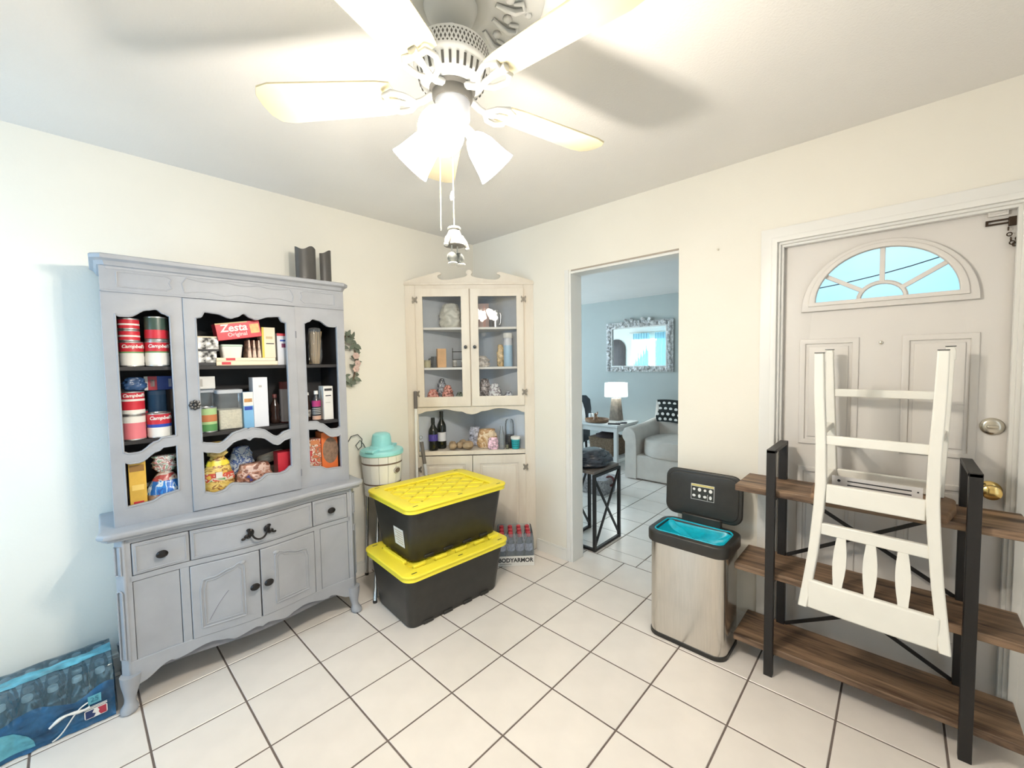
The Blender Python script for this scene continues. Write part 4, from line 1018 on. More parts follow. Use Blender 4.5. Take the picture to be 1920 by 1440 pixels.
# ---- goods behind the glass and in the nook
def cput(px, py, yl): 
    u, z, s = cab_at(px, py, yl); x, y = cab_w(u, yl); return x, y, s
x, y, s = cput(845, 612, 0.17)
t = pouch('white crumpled plastic bag on the top shelf of the corner cabinet', x, y, CS1, 40 * s, 0.13, 46 * s, mat('white_plastic_bag', (0.70, 0.69, 0.62), 0.35, var=0.12, scale=14, bump=0.5, bscale=20), seed=21, amp=0.35, top=0.55, rot=CR, name='plastic_bag')
x, y, s = cput(905, 612, 0.16)
carton('dusky pink carton on the top shelf of the corner cabinet', x, y, CS1, 24 * s, 0.08, 45 * s, col('dusky_pink', (0.42, 0.30, 0.29)), rot=CR, prints=((0.55, 0.75, 0, 0.9, col('rose_print', (0.5, 0.28, 0.25))),))
x, y, s = cput(929, 612, 0.16)
t = thing('metal_pitcher', 'slim silver pitcher with handle behind the cabinet glass', 'pitcher', (x, y, CS1 + EPS), CR)
B().lathe([(0.018, 0), (0.024, 0.004), (0.024, 0.10), (0.019, 0.125), (0.022, 0.14)], 20).obj('pitcher_body', M_tin, t)
B().tube([(0.022, 0, 0.118), (0.036, 0, 0.122), (0.042, 0, 0.10), (0.040, 0, 0.05), (0.034, 0, 0.03), (0.022, 0, 0.028)], 0.004, 8).obj('handle', M_tin, t)
x, y, s = cput(801, 687, 0.07)
can('small pale yellow jar beside a dark mug', x, y, CS2, 7 * s, 14 * s, [(0, 0.8, col('pale_yellow', (0.52, 0.48, 0.30)))], lid=col('pale_yellow2', (0.45, 0.42, 0.28)), name='jar', cat='jar')
x, y, s = cput(816, 687, 0.13)
t = thing('mug', 'dark grey mug behind the orange carton', 'mug', (x, y, CS2 + EPS), CR + 0.5)
B().lathe([(0.026, 0), (0.030, 0.004), (0.031, 0.085), (0.028, 0.085), (0.027, 0.010), (0.001, 0.008)], 22).obj('mug_body', col('slate_glaze', (0.10, 0.11, 0.12), 0.25), t)
B().tube([(-0.030, 0, 0.068), (-0.048, 0, 0.066), (-0.052, 0, 0.045), (-0.046, 0, 0.024), (-0.030, 0, 0.020)], 0.005, 8).obj('handle', col('slate_glaze', (0.10, 0.11, 0.12), 0.25), t)
x, y, s = cput(828, 687, 0.075)
carton('small orange carton in front of the dark mug', x, y, CS2, 16 * s, 0.05, 35 * s, col('apricot_card', (0.78, 0.46, 0.22), 0.5, var=0.15), rot=CR + 0.3)
x, y, s = cput(860, 687, 0.16)
t = thing('wire_rack', 'small black wire spice rack behind the cabinet glass', 'rack', (x, y, CS2 + EPS), CR)
for zz in (0.004, 0.06, 0.12):
    B().tube([(a, b, zz) for a, b in rrect(-0.045, 0.045, -0.03, 0.03, 0.008, 3)], 0.0025, 6, True).obj('wire_tier', M_inkb, t)
for a in (-0.045, 0.045): B().cyl((a, -0.0, 0.004), (a, -0.0, 0.15), 0.0025, 6).obj('wire_post', M_inkb, t)
for k in range(2):
    x2, y2 = cab_w(cab_at(853 + 16 * k, 687, 0.16)[0], 0.16)
    can(('brown' if k else 'grey') + ' spice jar standing in the wire rack', x2, y2, CS2 + 0.001, 0.016, 0.055, [(0, 0.75, col('spice_brown', (0.34, 0.26, 0.19)) if k else col('spice_grey', (0.45, 0.44, 0.42)))], lid=W_, name='spice_jar', cat='jar')
x, y, s = cput(905, 687, 0.11)
pouch('crumpled white and grey snack packet behind the right cabinet door', x, y, CS2, 26 * s, 0.06, 20 * s, mat('grey_white_film', (0.62, 0.58, 0.55), 0.25, var=0.6, scale=50), seed=31, amp=0.5, top=0.5, rot=CR, name='snack_packet', cat='packet')
x, y, s = cput(939, 687, 0.11)
pouch('small tan and orange snack packet beside the blue bottle', x, y, CS2, 14 * s, 0.05, 40 * s, mat('tan_film', (0.62, 0.45, 0.24), 0.3, var=0.6, scale=40), seed=33, amp=0.35, top=0.6, rot=CR, name='snack_packet', cat='packet')
x, y, s = cput(953, 687, 0.05)
t = thing('water_bottle', 'tall light blue bottle with white screw top', 'bottle', (x, y, CS2 + EPS), CR)
B().lathe([(0.032, 0), (0.034, 0.004), (0.035, 0.15), (0.034, 0.16)], 24).obj('bottle_body', col('light_blue_plastic', (0.42, 0.62, 0.80), 0.3), t)
B().lathe([(0.034, 0.16), (0.033, 0.20), (0.031, 0.215)], 24).obj('shoulder', col('cool_white', (0.72, 0.74, 0.80)), t)
B().lathe([(0.036, 0.215), (0.037, 0.218), (0.037, 0.248), (0.034, 0.254)], 24).obj('cap', W_, t)
# candy and snack bags on the lowest glazed shelf
for px, w_, h_, c, sd, yl, lab in ((812, 22, 26, (0.62, 0.14, 0.10), 41, 0.075, 'orange-red candy bag on the lowest glazed shelf'), (840, 20, 33, (0.42, 0.12, 0.08), 42, 0.070, 'brown-red snack bag on the lowest glazed shelf'),
                                (829, 18, 44, (0.16, 0.17, 0.21), 43, 0.140, 'dark silver crinkled bag behind the candy bags'), (862, 14, 20, (0.06, 0.09, 0.05), 44, 0.075, 'dark green snack bag behind the left cabinet door'),
                                (909, 26, 42, (0.24, 0.21, 0.22), 45, 0.155, 'dark brown crinkled bag behind the right cabinet door'), (928, 24, 34, (0.55, 0.47, 0.52), 46, 0.072, 'white and plum printed snack bag on the lowest glazed shelf'),
                                (954, 18, 20, (0.35, 0.36, 0.44), 47, 0.06, 'low grey-blue snack bag by the right hinge')):
    x, y, s = cput(px, 744, yl)
    pouch(lab, x, y, CS3, w_ * s, 0.06 if yl < 0.12 else 0.075, h_ * s, multi('bag_film_%d' % sd, [tuple(v * 0.35 for v in c), c, tuple(min(0.85, v * 1.8 + 0.15) for v in c), tuple(v * 0.6 for v in c)], 30, 0.22, bump=0.8, bscale=30), seed=sd, amp=0.4, top=0.45, rot=CR, name='snack_bag')
# wine
M_wine = col('dark_wine_glass', (0.012, 0.014, 0.010), 0.08)
WP = [(0.030, 0), (0.036, 0.004), (0.037, 0.02), (0.037, 0.175), (0.033, 0.195), (0.018, 0.225), (0.0145, 0.24), (0.0140, 0.285), (0.0155, 0.288), (0.0155, 0.296), (0.013, 0.298)]
for px, yl, lab, lm, z0, z1, k in ((813, 0.075, 'dark wine bottle with purple label in the cabinet nook', col('violet_label', (0.07, 0.05, 0.30)), 0.075, 0.125, 0.84), (829, 0.145, 'taller dark wine bottle with white label in the cabinet nook', col('cool_white', (0.72, 0.74, 0.80)), 0.06, 0.13, 0.98)):
    x, y, s = cput(px, 845, yl)
    bottle(lab, x, y, CS4, [(r * 0.95, z * k) for r, z in WP], M_wine, M_wine, (0.0152, 0.25 * k, 0.297 * k), (0.0358, z0, z1, lm), name='wine_bottle', rot=CR)
# potatoes
M_pot = mat('potato_skin', (0.40, 0.29, 0.18), 0.7, var=0.25, scale=25, bump=0.3, bscale=40)
for k, (px, yl, r, dz) in enumerate(((849, 0.05, 0.034, 0), (862, 0.085, 0.032, 0), (878, 0.05, 0.040, 0), (868, 0.15, 0.036, 0), (849, 0.125, 0.032, 0))):
    x, y, s = cput(px, 845, yl)
    o = B().ball((0, 0, 0), r * (1.2 if k == 2 else 0.92), r * 0.9, r * 0.80, 18, 12, 0.18, k + 1).obj('potato', M_pot, loc=(x, y, CS4 + r * 0.80 + 0.007), rotz=CR + 0.4 * k)
    tag(o, 'brown potato lying in the nook of the corner cabinet', 'potato', 'potatoes in the cabinet nook')
x, y, s = cput(914, 846, 0.125)
pouch('loaf of bread in a clear bag in the cabinet nook', x, y, CS4, 38 * s, 0.085, 35 * s, multi('bread_in_bag', [(0.34, 0.18, 0.08), (0.58, 0.36, 0.18), (0.74, 0.58, 0.40), (0.48, 0.27, 0.12)], 16, 0.3, bump=0.7, bscale=30), seed=51, amp=0.2, top=0.7, rot=CR, name='bread_loaf', cat='bread')
x, y, s = cput(925, 848, 0.052)
pouch('small pink and white packet in front of the bread loaf', x, y, CS4, 19 * s, 0.028, 22 * s, mat('pink_white_film', (0.72, 0.48, 0.56), 0.3, var=0.8, scale=60), seed=52, amp=0.3, top=0.8, rot=CR, name='sweet_packet', cat='packet')
x, y, s = cput(892, 835, 0.235)
pouch('white and navy printed packet behind the potatoes', x, y, CS4, 24 * s, 0.06, 34 * s, mat('navy_white_film', (0.50, 0.50, 0.58), 0.3, var=0.8, scale=55), seed=53, amp=0.3, top=0.7, rot=CR, name='rice_packet', cat='packet')
x, y, s = cput(941, 842, 0.052)
bottle('clear empty plastic bottle in the cabinet nook', x, y, CS4, [(0.018, 0), (0.021, 0.005), (0.021, 0.10), (0.016, 0.13), (0.010, 0.155), (0.010, 0.18)], M_plastic, W_, None, None, name='plastic_bottle')
x, y, s = cput(956, 842, 0.110)
t = thing('dome_container', 'clear plastic dome container with dark base behind the teal tub', 'container', (x, y, CS4 + EPS), CR)
B().lathe([(0.033, 0), (0.036, 0.006), (0.036, 0.09), (0.035, 0.10)], 28).obj('dark_base', M_dkjar, t)
B().lathe([(0.0355, 0.10), (0.0355, 0.18), (0.032, 0.21), (0.022, 0.224), (0.001, 0.227)], 28).obj('dome', M_plastic, t)
x, y, s = cput(967, 846, 0.034)
t = thing('plastic_cup', 'teal plastic tub with white lid at the nook edge', 'tub', (x, y, CS4 + 0.0068), CR)
t.scale = (0.84, 0.84, 0.90)
B().lathe([(0.030, 0), (0.034, 0.003), (0.040, 0.082)], 26).obj('tub_body', col('teal_plastic', (0.02, 0.36, 0.40), 0.35), t)
B().lathe([(0.044, 0.082), (0.045, 0.086), (0.045, 0.100), (0.040, 0.105)], 26).obj('lid', W_, t)
for i in range(5):
    for j in range(3):
        a = -PI / 2 + (i - 2) * 0.42; zz = 0.022 + 0.020 * j; r = 0.0335 + zz * 0.08
        B().box(-0.004, 0.004, -0.0008, 0.0008, -0.004, 0.004).obj('dark_square', col('dark_teal_print', (0.01, 0.10, 0.12)), t, loc=(r * math.cos(a), r * math.sin(a), zz), rotz=a + PI / 2)
x, y, s = cput(952, 848, 0.052)
can('small dark bottle beside the teal tub', x - 0.004, y, CS4, 0.010, 0.050, [(0, 0.8, col('olive_label', (0.20, 0.19, 0.12)))], lid=M_inkb, name='spice_jar', cat='jar')

# ---- mop and duster leaning on the cabinet
q0 = at(782, 765, Y=2.60)
def pole(label, top, foot, parts, name, cat):
    t = thing(name, label, cat, foot)
    d = Vector(top) - Vector(foot)
    for a, b_, r, mm, nm in parts: B().cyl(d * a, d * b_, r, 12).obj(nm, mm, t)
    return t
tp = Vector((*cab_w(0.072, -0.047), 1.235)); ft = Vector((*cab_w(0.085, -0.16), 0.03))
M_grip = col('grey_brown_grip', (0.13, 0.115, 0.105), 0.5)
t = pole('white mop pole with dark grip leaning against the corner cabinet', tp, ft, ((0.0, 0.90, 0.0095, W_, 'pole'), (0.895, 1.0, 0.0135, M_grip, 'grip')), 'mop', 'mop')
B().box(-0.025, 0.025, -0.030, 0.030, -0.03, 0.006).obj('mop_head', M_grip, t, bevel=0.006, rotz=CR)
tp = Vector((*cab_w(0.110, -0.085), 0.900)); ft = Vector((*cab_w(0.240, -0.210), 0.0))
t = pole('short spray mop with dark grip and clear knob beside the mop', tp, ft, ((0.0, 0.80, 0.011, col('light_grey_plastic', (0.55, 0.56, 0.58)), 'pole'), (0.79, 0.965, 0.0135, M_grip, 'grip')), 'spray_mop', 'mop')
B().ball(tuple(Vector(tp) - Vector(ft)), 0.014, nu=12, nv=8).obj('clear_knob', M_plastic, t)
for s_ in (-1, 1): B().beam(Vector((s_ * 0.012, 0, 0)) + (tp - ft) * 0.70, Vector((s_ * 0.020, -0.004, 0)) + (tp - ft) * 0.62, 0.008, 0.012).obj('trigger_arm', M_grip, t)

# ================================================================== CEILING FAN
FX, FY = 0.765, 0.925
fan = thing('ceiling_fan', 'white ceiling fan with cream blades and three lit glass shades', 'ceiling fan', (FX, FY, H))
# plaster rose on the ceiling
md = B().lathe([(0.255, 0.0), (0.262, -0.006), (0.252, -0.014), (0.235, -0.012), (0.22, -0.016), (0.13, -0.018), (0.115, -0.028), (0.10, -0.030), (0.001, -0.030)][::-1], 64)
rose = md.obj('ceiling_rose', M_fan, fan, ang=50)
lf = B()
for i in range(16):
    a = 2 * PI * i / 16
    def P(r, da, z): return (r * math.cos(a + da), r * math.sin(a + da), z)
    lf.tube([P(0.125, 0, -0.022), P(0.15, 0.06, -0.026), P(0.18, 0.10, -0.028), P(0.205, 0.05, -0.026), P(0.20, -0.04, -0.025), P(0.175, -0.02, -0.024)], [0.006, 0.008, 0.009, 0.008, 0.006, 0.004], 6)
    lf.ball(P(0.165, -0.10, -0.021), 0.014, 0.014, 0.008, 8, 6); lf.ball(P(0.222, 0.19, -0.016), 0.011, 0.011, 0.007, 8, 6)
lf.obj('acanthus_relief', M_fan, rose, ang=60)
B().lathe([(0.070, -0.028), (0.074, -0.034), (0.068, -0.052), (0.050, -0.068), (0.026, -0.076), (0.016, -0.078)][::-1], 32).obj('canopy', M_fan, fan)
B().lathe([(0.0125, -0.165), (0.0125, -0.07)], 16).obj('downrod', M_fan, fan)
B().lathe([(0.020, -0.132), (0.020, -0.115)], 16).obj('rod_collar', M_fan, fan)
ZM = -0.135
hous = B().lathe([(0.062, ZM - 0.118), (0.088, ZM - 0.100), (0.092, ZM - 0.090), (0.096, ZM - 0.072), (0.100, ZM - 0.068), (0.104, ZM - 0.060), (0.104, ZM - 0.022), (0.100, ZM - 0.014), (0.080, ZM - 0.004), (0.03, ZM)], 48).obj('motor_housing', M_fan, fan)
lat = B()
for i in range(60):
    a = 2 * PI * i / 60
    for k, zz in enumerate((-0.026, -0.035, -0.0465, -0.056)):
        aa = a + (PI / 60 if k % 2 else 0)
        c_, s_ = math.cos(aa), math.sin(aa); R_ = 0.1042
        T = Vector((-s_, c_, 0)) * 0.0032; Zv = Vector((0, 0, 0.0068 if k in (1, 2) else 0.0034)); p = Vector((R_ * c_, R_ * s_, ZM + zz))
        lat.add([p - T, p - Zv, p + T, p + Zv], [(0, 1, 2, 3)])
o = lat.obj('lattice_vents', M_fandark, hous, smooth=False); o['kind'] = 'stuff'
for i in range(30):
    a = 2 * PI * i / 30; c_, s_ = math.cos(a), math.sin(a)
    B().beam((0.0955 * c_, 0.0955 * s_, ZM - 0.076), (0.0885 * c_, 0.0885 * s_, ZM - 0.103), 0.0065, 0.003, up=(c_, s_, 0)).obj('vent_slot', M_fandark, hous)
B().lathe([(0.050, ZM - 0.150), (0.056, ZM - 0.140), (0.056, ZM - 0.126), (0.064, ZM - 0.118)], 40).obj('flywheel_collar', M_fandark, fan)
B().lathe([(0.040, ZM - 0.205), (0.047, ZM - 0.196), (0.048, ZM - 0.150), (0.046, ZM - 0.146)], 40).obj('switch_housing', mat('fan_grey_enamel', (0.50, 0.51, 0.55), 0.4), fan)
BZ = ZM - 0.135
for k in range(5):
    a = math.radians(-14 + 72 * k)
    br = bpy.data.objects.new('blade_arm', None)
    arm = B()
    arm.tube([(0.052, 0, BZ + 0.012), (0.085, 0, BZ - 0.006), (0.115, 0, BZ - 0.012), (0.150, 0, BZ - 0.006)], [0.011, 0.009, 0.009, 0.007], 8)
    for s in (-1, 1):
        arm.tube([(0.100, 0, BZ - 0.011), (0.125, s * 0.030, BZ - 0.010), (0.160, s * 0.044, BZ - 0.006), (0.185, s * 0.030, BZ - 0.004), (0.180, s * 0.012, BZ - 0.004)], [0.007, 0.008, 0.008, 0.007, 0.006], 8)
    arm.tube([(0.145, 0, BZ - 0.006), (0.195, 0, BZ - 0.004)], [0.008, 0.012], 8)
    o = arm.obj('blade_arm', M_fan, fan, rotz=a, ang=60)
    # blade with gentle pitch
    pl = [(0.165, -0.050), (0.20, -0.056), (0.49, -0.068), (0.525, -0.060), (0.541, -0.036), (0.545, 0.0), (0.541, 0.036), (0.525, 0.060), (0.49, 0.068), (0.20, 0.056), (0.165, 0.050), (0.156, 0.0)]
    pitch = math.radians(11)
    plate('blade', pl, [], 0.006, M_blade, fan, (0, 0, BZ + 0.006), a, bev=0.0015, plane='XY', fn=lambda v: (v.x, v.y * math.cos(pitch) - v.z * math.sin(pitch), v.z * math.cos(pitch) + v.y * math.sin(pitch)))
# light kit
LZ = ZM - 0.203
B().lathe([(0.012, LZ - 0.040), (0.030, LZ - 0.030), (0.040, LZ - 0.012), (0.042, LZ), (0.040, LZ + 0.012)], 32).obj('light_fitter', M_fan, fan)
M_shade = mat('lit_frosted_glass', (0.95, 0.93, 0.88), 0.4, emis=(1.0, 0.93, 0.82), estr=24.0)
cam_dir = math.atan2(-FY, -FX)
for k in range(3):
    a = cam_dir + 2 * PI * k / 3 + (-0.22 if k == 0 else (-0.28 if k == 1 else 0.28))
    tl_ = 0.80 if k == 0 else 0.66
    dirv = Vector((math.cos(a) * tl_, math.sin(a) * tl_, -0.72)).normalized()
    st_ = Vector((math.cos(a) * 0.034, math.sin(a) * 0.034, LZ - 0.006))
    neck = st_ + dirv * 0.030
    B().cyl(st_, neck + dirv * 0.012, 0.013, 14, 0.017).obj('lamp_socket', M_fan, fan)
    q = dirv.to_track_quat('Z', 'Y').to_matrix()
    sh = B().lathe([(0.020, 0.0), (0.030, 0.012), (0.040, 0.035), (0.046, 0.065), (0.052, 0.092), (0.058, 0.110), (0.056, 0.110), (0.050, 0.092), (0.044, 0.065), (0.038, 0.036), (0.028, 0.014), (0.018, 0.004)], 32, cap=False)
    sh.xf(lambda v: neck + q @ v); s_o = sh.obj('glass_shade', M_shade, fan, ang=70)
    bl = B().ball((0, 0, 0.045), 0.022, 0.022, 0.030, 14, 10); bl.xf(lambda v: neck + q @ v)
    bl.obj('bulb', mat('glowing_bulb', (1, 1, 1), 0.5, emis=(1.0, 0.93, 0.80), estr=40.0), s_o)
    ld = bpy.data.lights.new('fan_bulb_light', 'POINT'); ld.energy = FAN_POWER; ld.color = (1.0, 0.91, 0.78); ld.shadow_soft_size = 0.03
    lo_ = bpy.data.objects.new('fan_bulb_light', ld); lo_.location = Vector((FX, FY, H)) + neck + dirv * 0.135; COL.objects.link(lo_)
# pull chains
def world_to_fan(p): return Vector(p) - Vector((FX, FY, H))
pc = at(848, 290, Y=FY - 0.02)
c1x, c1y = -0.016, -0.014
B().cyl((c1x, c1y, LZ - 0.02), (c1x, c1y, -0.640), 0.0015, 6).obj('pull_chain', M_blade, fan)
B().cyl((-0.036, 0.014, LZ - 0.02), (-0.040, 0.014, -0.640), 0.0014, 6).obj('pull_chain', M_blade, fan)
B().lathe([(0.004, 0), (0.006, 0.008), (0.004, 0.020), (0.001, 0.026)], 10).obj('chain_pull', M_white, fan, loc=(-0.019, -0.012, -0.560))
# hanging wooden ornament: pointed cap, body, two feet
og = thing('hanging_ornament', 'small grey and white cloaked ornament hanging from the fan pull chain', 'ornament', (FX + c1x, FY + c1y, H - 0.635))
M_orn = mat('grey_felt', (0.34, 0.32, 0.29), 0.9, var=0.2, scale=60); M_orn2 = mat('slate_felt', (0.22, 0.23, 0.22), 0.9, var=0.2, scale=60)
B().lathe([(0.030, -0.048), (0.026, -0.034), (0.018, -0.014), (0.012, 0.0), (0.004, 0.006)], 14, flute=lambda a: 0.10 * math.sin(7 * a)).obj('cloak', M_orn, og)
B().torus((0, 0, -0.001), 0.015, 0.0035, 14, 6).obj('collar', M_white, og)
for s in (-1, 1):
    B().tube([(s * 0.018, -0.006, -0.020), (s * 0.030, -0.008, -0.036), (s * 0.036, -0.010, -0.048)], [0.006, 0.008, 0.006], 8).obj('arm', M_orn, og)
    B().ball((s * 0.037, -0.010, -0.052), 0.0065, nu=10, nv=6).obj('hand', M_white, og)
    B().cyl((s * 0.010, 0, -0.046), (s * 0.010, 0, -0.072), 0.0022, 6).obj('leg_cord', M_white, og)
    B().ball((s * 0.012, -0.004, -0.082), 0.015, 0.014, 0.016, 12, 8).obj('boot', M_orn2, og)
    B().ball((s * 0.014, -0.008, -0.100), 0.013, 0.015, 0.005, 12, 8).obj('sole', M_white, og)

# ================================================================== TOTES
def tote(label, cx, cy, z, rot, sticker):
    t = thing('storage_tote', label, 'storage box', (cx, cy, z), rot)
    hb = 0.300; rings = []
    for zz, kx, ky in ((0.0, 0.305, 0.195), (0.012, 0.311, 0.200), (hb * 0.55, 0.326, 0.222), (hb, 0.338, 0.244)):
        rings.append([(x, y, zz) for x, y in rrect(-kx, kx, -ky, ky, 0.045, 5)])
    body = B().loft(rings).obj('tote_body', M_black, t, ang=50)
    for x in (-0.20, -0.07, 0.07, 0.20):          # shallow moulded feet along the long sides
        for s in (-1, 1): B().box(x - 0.032, x + 0.032, *sorted((s * 0.150, s * 0.206)), 0.0, 0.020).obj('moulded_rib', M_black, body, bevel=0.004)
    B().loft([[(x, y, zz) for x, y in rrect(-k, k, -k2, k2, 0.05, 5)] for zz, k, k2 in ((hb - 0.020, 0.340, 0.246), (hb - 0.004, 0.346, 0.252), (hb, 0.346, 0.252))]).obj('rim', M_black, body)
    # yellow lid: skirt, flat rim, sunk centre with diagonal ribs
    out = rrect(-0.360, 0.360, -0.268, 0.268, 0.060, 7); inn = rrect(-0.290, 0.290, -0.198, 0.198, 0.035, 5)
    lid = plate('lid', out, [inn], 0.014, M_yellow, t, (0, 0, hb + 0.021), bev=0.005, plane='XY')
    B().loft([[(x * k, y * k2, zz) for x, y in out] for zz, k, k2 in ((hb - 0.006, 1.0, 1.0), (hb + 0.020, 0.992, 0.990))], cap=False).obj('lid_skirt', M_yellow, lid, loc=(0, 0, -(hb + 0.021)))
    B().prism(inn, -0.016, -0.008).obj('sunk_panel', M_yellow, lid)
    B().loft([[(x, y, zz) for x, y in inn] for zz in (-0.016, 0.004)], cap=False).obj('sunk_wall', M_yellow, lid)
    def clip(c0, sgn):
        # diagonal line y = sgn*x*0.8 + c0 inside the sunk panel
        pts = []
        for x in np.linspace(-0.285, 0.285, 80):
            y = sgn * 0.75 * x + c0
            if abs(y) < 0.192: pts.append((x, y))
        return pts
    for c0 in np.arange(-0.32, 0.33, 0.107):
        for sgn in (-1, 1):
            pts = clip(c0, sgn)
            if len(pts) > 4: B().beam((*pts[0], -0.006), (*pts[-1], -0.006), 0.010, 0.006).obj('rib', M_yellow, lid)
    for x, y in ((-0.30, -0.236), (0.0, -0.236), (0.30, -0.236), (-0.30, 0.236), (0.30, 0.236)):
        B().box(x - 0.016, x + 0.016, y - 0.004, y + 0.004, 0.0060, 0.0071).obj('slot', M_black, lid, smooth=False)
    if sticker:
        s_ = B().box(-0.0008, 0.0008, -0.055, 0.055, -0.052, 0.052).obj('sticker', M_paper, t, loc=(-0.3238, -0.085, 0.120)); s_.rotation_euler = (0, -0.098, 0)
        for q in range(6): B().box(-0.0014, 0.0, -0.046, 0.046 - 0.012 * (q % 3), 0.034 - 0.014 * q, 0.038 - 0.014 * q).obj('printed_line', col('tan_print', (0.55, 0.42, 0.25)), s_, smooth=False)
    return t
LR = math.radians(-4)
tote('black storage tote with yellow lid on the floor under another tote', 1.512, 2.062, 0.001, LR, False)
tote('black storage tote with yellow lid and paper sticker stacked on another tote', 1.572, 2.126, 0.3305, LR, True)
# interlocking yellow nubs belong to the lower lid
low = [o for o in COL.objects if o.name == 'storage_tote'][0]
lid0 = [c for c in low.children if c.name.startswith('lid')][0]
for x in (-0.245, -0.105, 0.035, 0.175, 0.29):
    B().box(x - 0.038, x + 0.038, -0.176, -0.154, 0.0, 0.018).obj('locking_nub', M_yellow, lid0, bevel=0.004, loc=(0.01, -0.01, 0))
B().box(-0.288, -0.268, -0.10, 0.16, 0.0, 0.018).obj('locking_nub', M_yellow, lid0, bevel=0.004)

# ================================================================== TRASH CAN
tc_ = thing('trash_can', 'brushed steel rectangular trash can with open black lid', 'trash can', (2.155, 0.753, 0.0), -PI / 2)
# local x = -Y (width), y = +X (towards the wall)
wA, dA = 0.186, 0.126
B().prism(rrect(-wA, wA, -dA, dA, 0.055, 7), 0.022, 0.500).obj('steel_body', M_steel, tc_, ang=30)
B().prism(rrect(-wA - 0.003, wA + 0.003, -dA - 0.003, dA + 0.003, 0.057, 7), 0.0, 0.024).obj('base_ring', M_black, tc_, bevel=0.003)
plate('rim', rrect(-wA - 0.006, wA + 0.006, -dA - 0.006, dA + 0.006, 0.058, 7), [rrect(-wA + 0.017, wA - 0.017, -dA + 0.017, dA - 0.026, 0.040, 6)], 0.058, M_black, tc_, (0, 0, 0.528), bev=0.008, plane='XY')
B().box(0.060, 0.062, -dA - 0.0075, -dA - 0.006, 0.522, 0.538).obj('indicator', W_, tc_)
# liner: rim fold and sagging film inside
inn = rrect(-wA + 0.020, wA - 0.020, -dA + 0.020, dA - 0.029, 0.038, 8)
rings = []
for k, zz, amp in ((1.0, 0.556, 0.0), (0.985, 0.553, 0.02), (0.92, 0.542, 0.06), (0.75, 0.530, 0.10), (0.42, 0.520, 0.10), (0.05, 0.515, 0.0)):
    rings.append([(x * k, y * k, zz + amp * 0.35 * noise.noise(Vector((x * 40, y * 40, zz * 9)))) for x, y in inn])
B().loft(rings, cap=False).obj('bin_liner', M_teal, tc_, ang=60)
B().tube([(x * 1.01, y * 1.01, 0.557 + 0.004 * noise.noise(Vector((x * 50, y * 50, 3)))) for x, y in inn], 0.004, 6, True).obj('liner_edge', M_teal, tc_)
# open lid, standing up at the back
lo = rrect(-0.188, 0.188, 0.0, 0.238, 0.045, 6)
lid = plate('lid', lo, [], 0.020, M_black, tc_, (0.0, dA + 0.004, 0.590), bev=0.008)
lid.rotation_euler = (-0.06, 0, 0)
plate('lid_inner', [(x * 0.93, 0.119 + (z - 0.119) * 0.90) for x, z in lo], [], 0.006, M_black, lid, (0, -0.012, 0), bev=0.003)
B().box(-0.10, 0.10, dA - 0.022, dA + 0.010, 0.540, 0.600).obj('hinge_block', M_black, tc_, bevel=0.006)
stk = plate('instruction_sticker', rect(-0.056, 0.062, 0.092, 0.176), [], 0.0012, M_paper, lid, (0, -0.0157, 0))
Y_ = col('sticker_yellow', (0.62, 0.52, 0.16)); K_ = col('sticker_black', (0.03, 0.03, 0.025))
def spr(x0, x1, z0, z1, mm): B().box(x0, x1, -0.0170, -0.0160, z0, z1).obj('sticker_print', mm, lid, smooth=False)
spr(-0.054, 0.060, 0.165, 0.174, Y_); spr(-0.054, 0.060, 0.094, 0.163, K_)
for i in range(4):
    for j in range(2):
        cx_, cz_ = -0.040 + 0.028 * i, 0.113 + 0.034 * j
        B().ball((cx_, -0.0170, cz_), 0.009 - 0.002 * ((i + j) % 2), 0.0006, 0.007 + 0.003 * (i % 2), 10, 6).obj('pictogram', W_, lid)
spr(0.028, 0.031, 0.096, 0.128, W_)

# ================================================================== SHELF UNIT
sh_ = thing('shelf_unit', 'low rustic shelf unit with black metal frames and three plank boards', 'shelf', (2.24, 0.10, 0), -PI / 2)
# local x = -(Y - 0.10), local y = X - 2.24
X0s, X1s = -0.452, 0.446
for z in (0.845, 0.468, 0.120):
    B().box(X0s, X1s, -0.118, 0.140, z - 0.030, z).obj('plank_board', M_board, sh_, bevel=0.003)
for lx in (-0.302, 0.302):
    B().box(lx - 0.017, lx + 0.017, -0.150, -0.119, 0.0, 1.030).obj('front_post', M_blackm, sh_, bevel=0.002)
    B().box(lx - 0.017, lx + 0.017, 0.112, 0.143, 0.0, 1.030).obj('back_post', M_blackm, sh_, bevel=0.002)
    B().box(lx - 0.017, lx + 0.017, -0.150, 0.143, 1.016, 1.032).obj('top_bar', M_blackm, sh_, bevel=0.002)
    for z in (0.812, 0.435, 0.087): B().box(lx - 0.014, lx + 0.014, -0.118, 0.112, z - 0.014, z + 0.002).obj('bearer', M_blackm, sh_)
for (z0, z1) in ((0.810, 0.470), (0.440, 0.125)):
    for s in (-1, 1):
        B().beam((-0.285 * s, 0.128, z0), (0.285 * s, 0.128 + 0.006 * s, z1), 0.005, 0.016, up=(0, 0, 1)).obj('cross_brace', M_blackm, sh_)

# ================================================================== UPTURNED COUNTER CHAIR
uc = thing('counter_chair', 'white wooden counter chair upside down on the shelf unit', 'chair', (2.24, 0.048, 0.8465), -PI / 2 - math.radians(3.4))
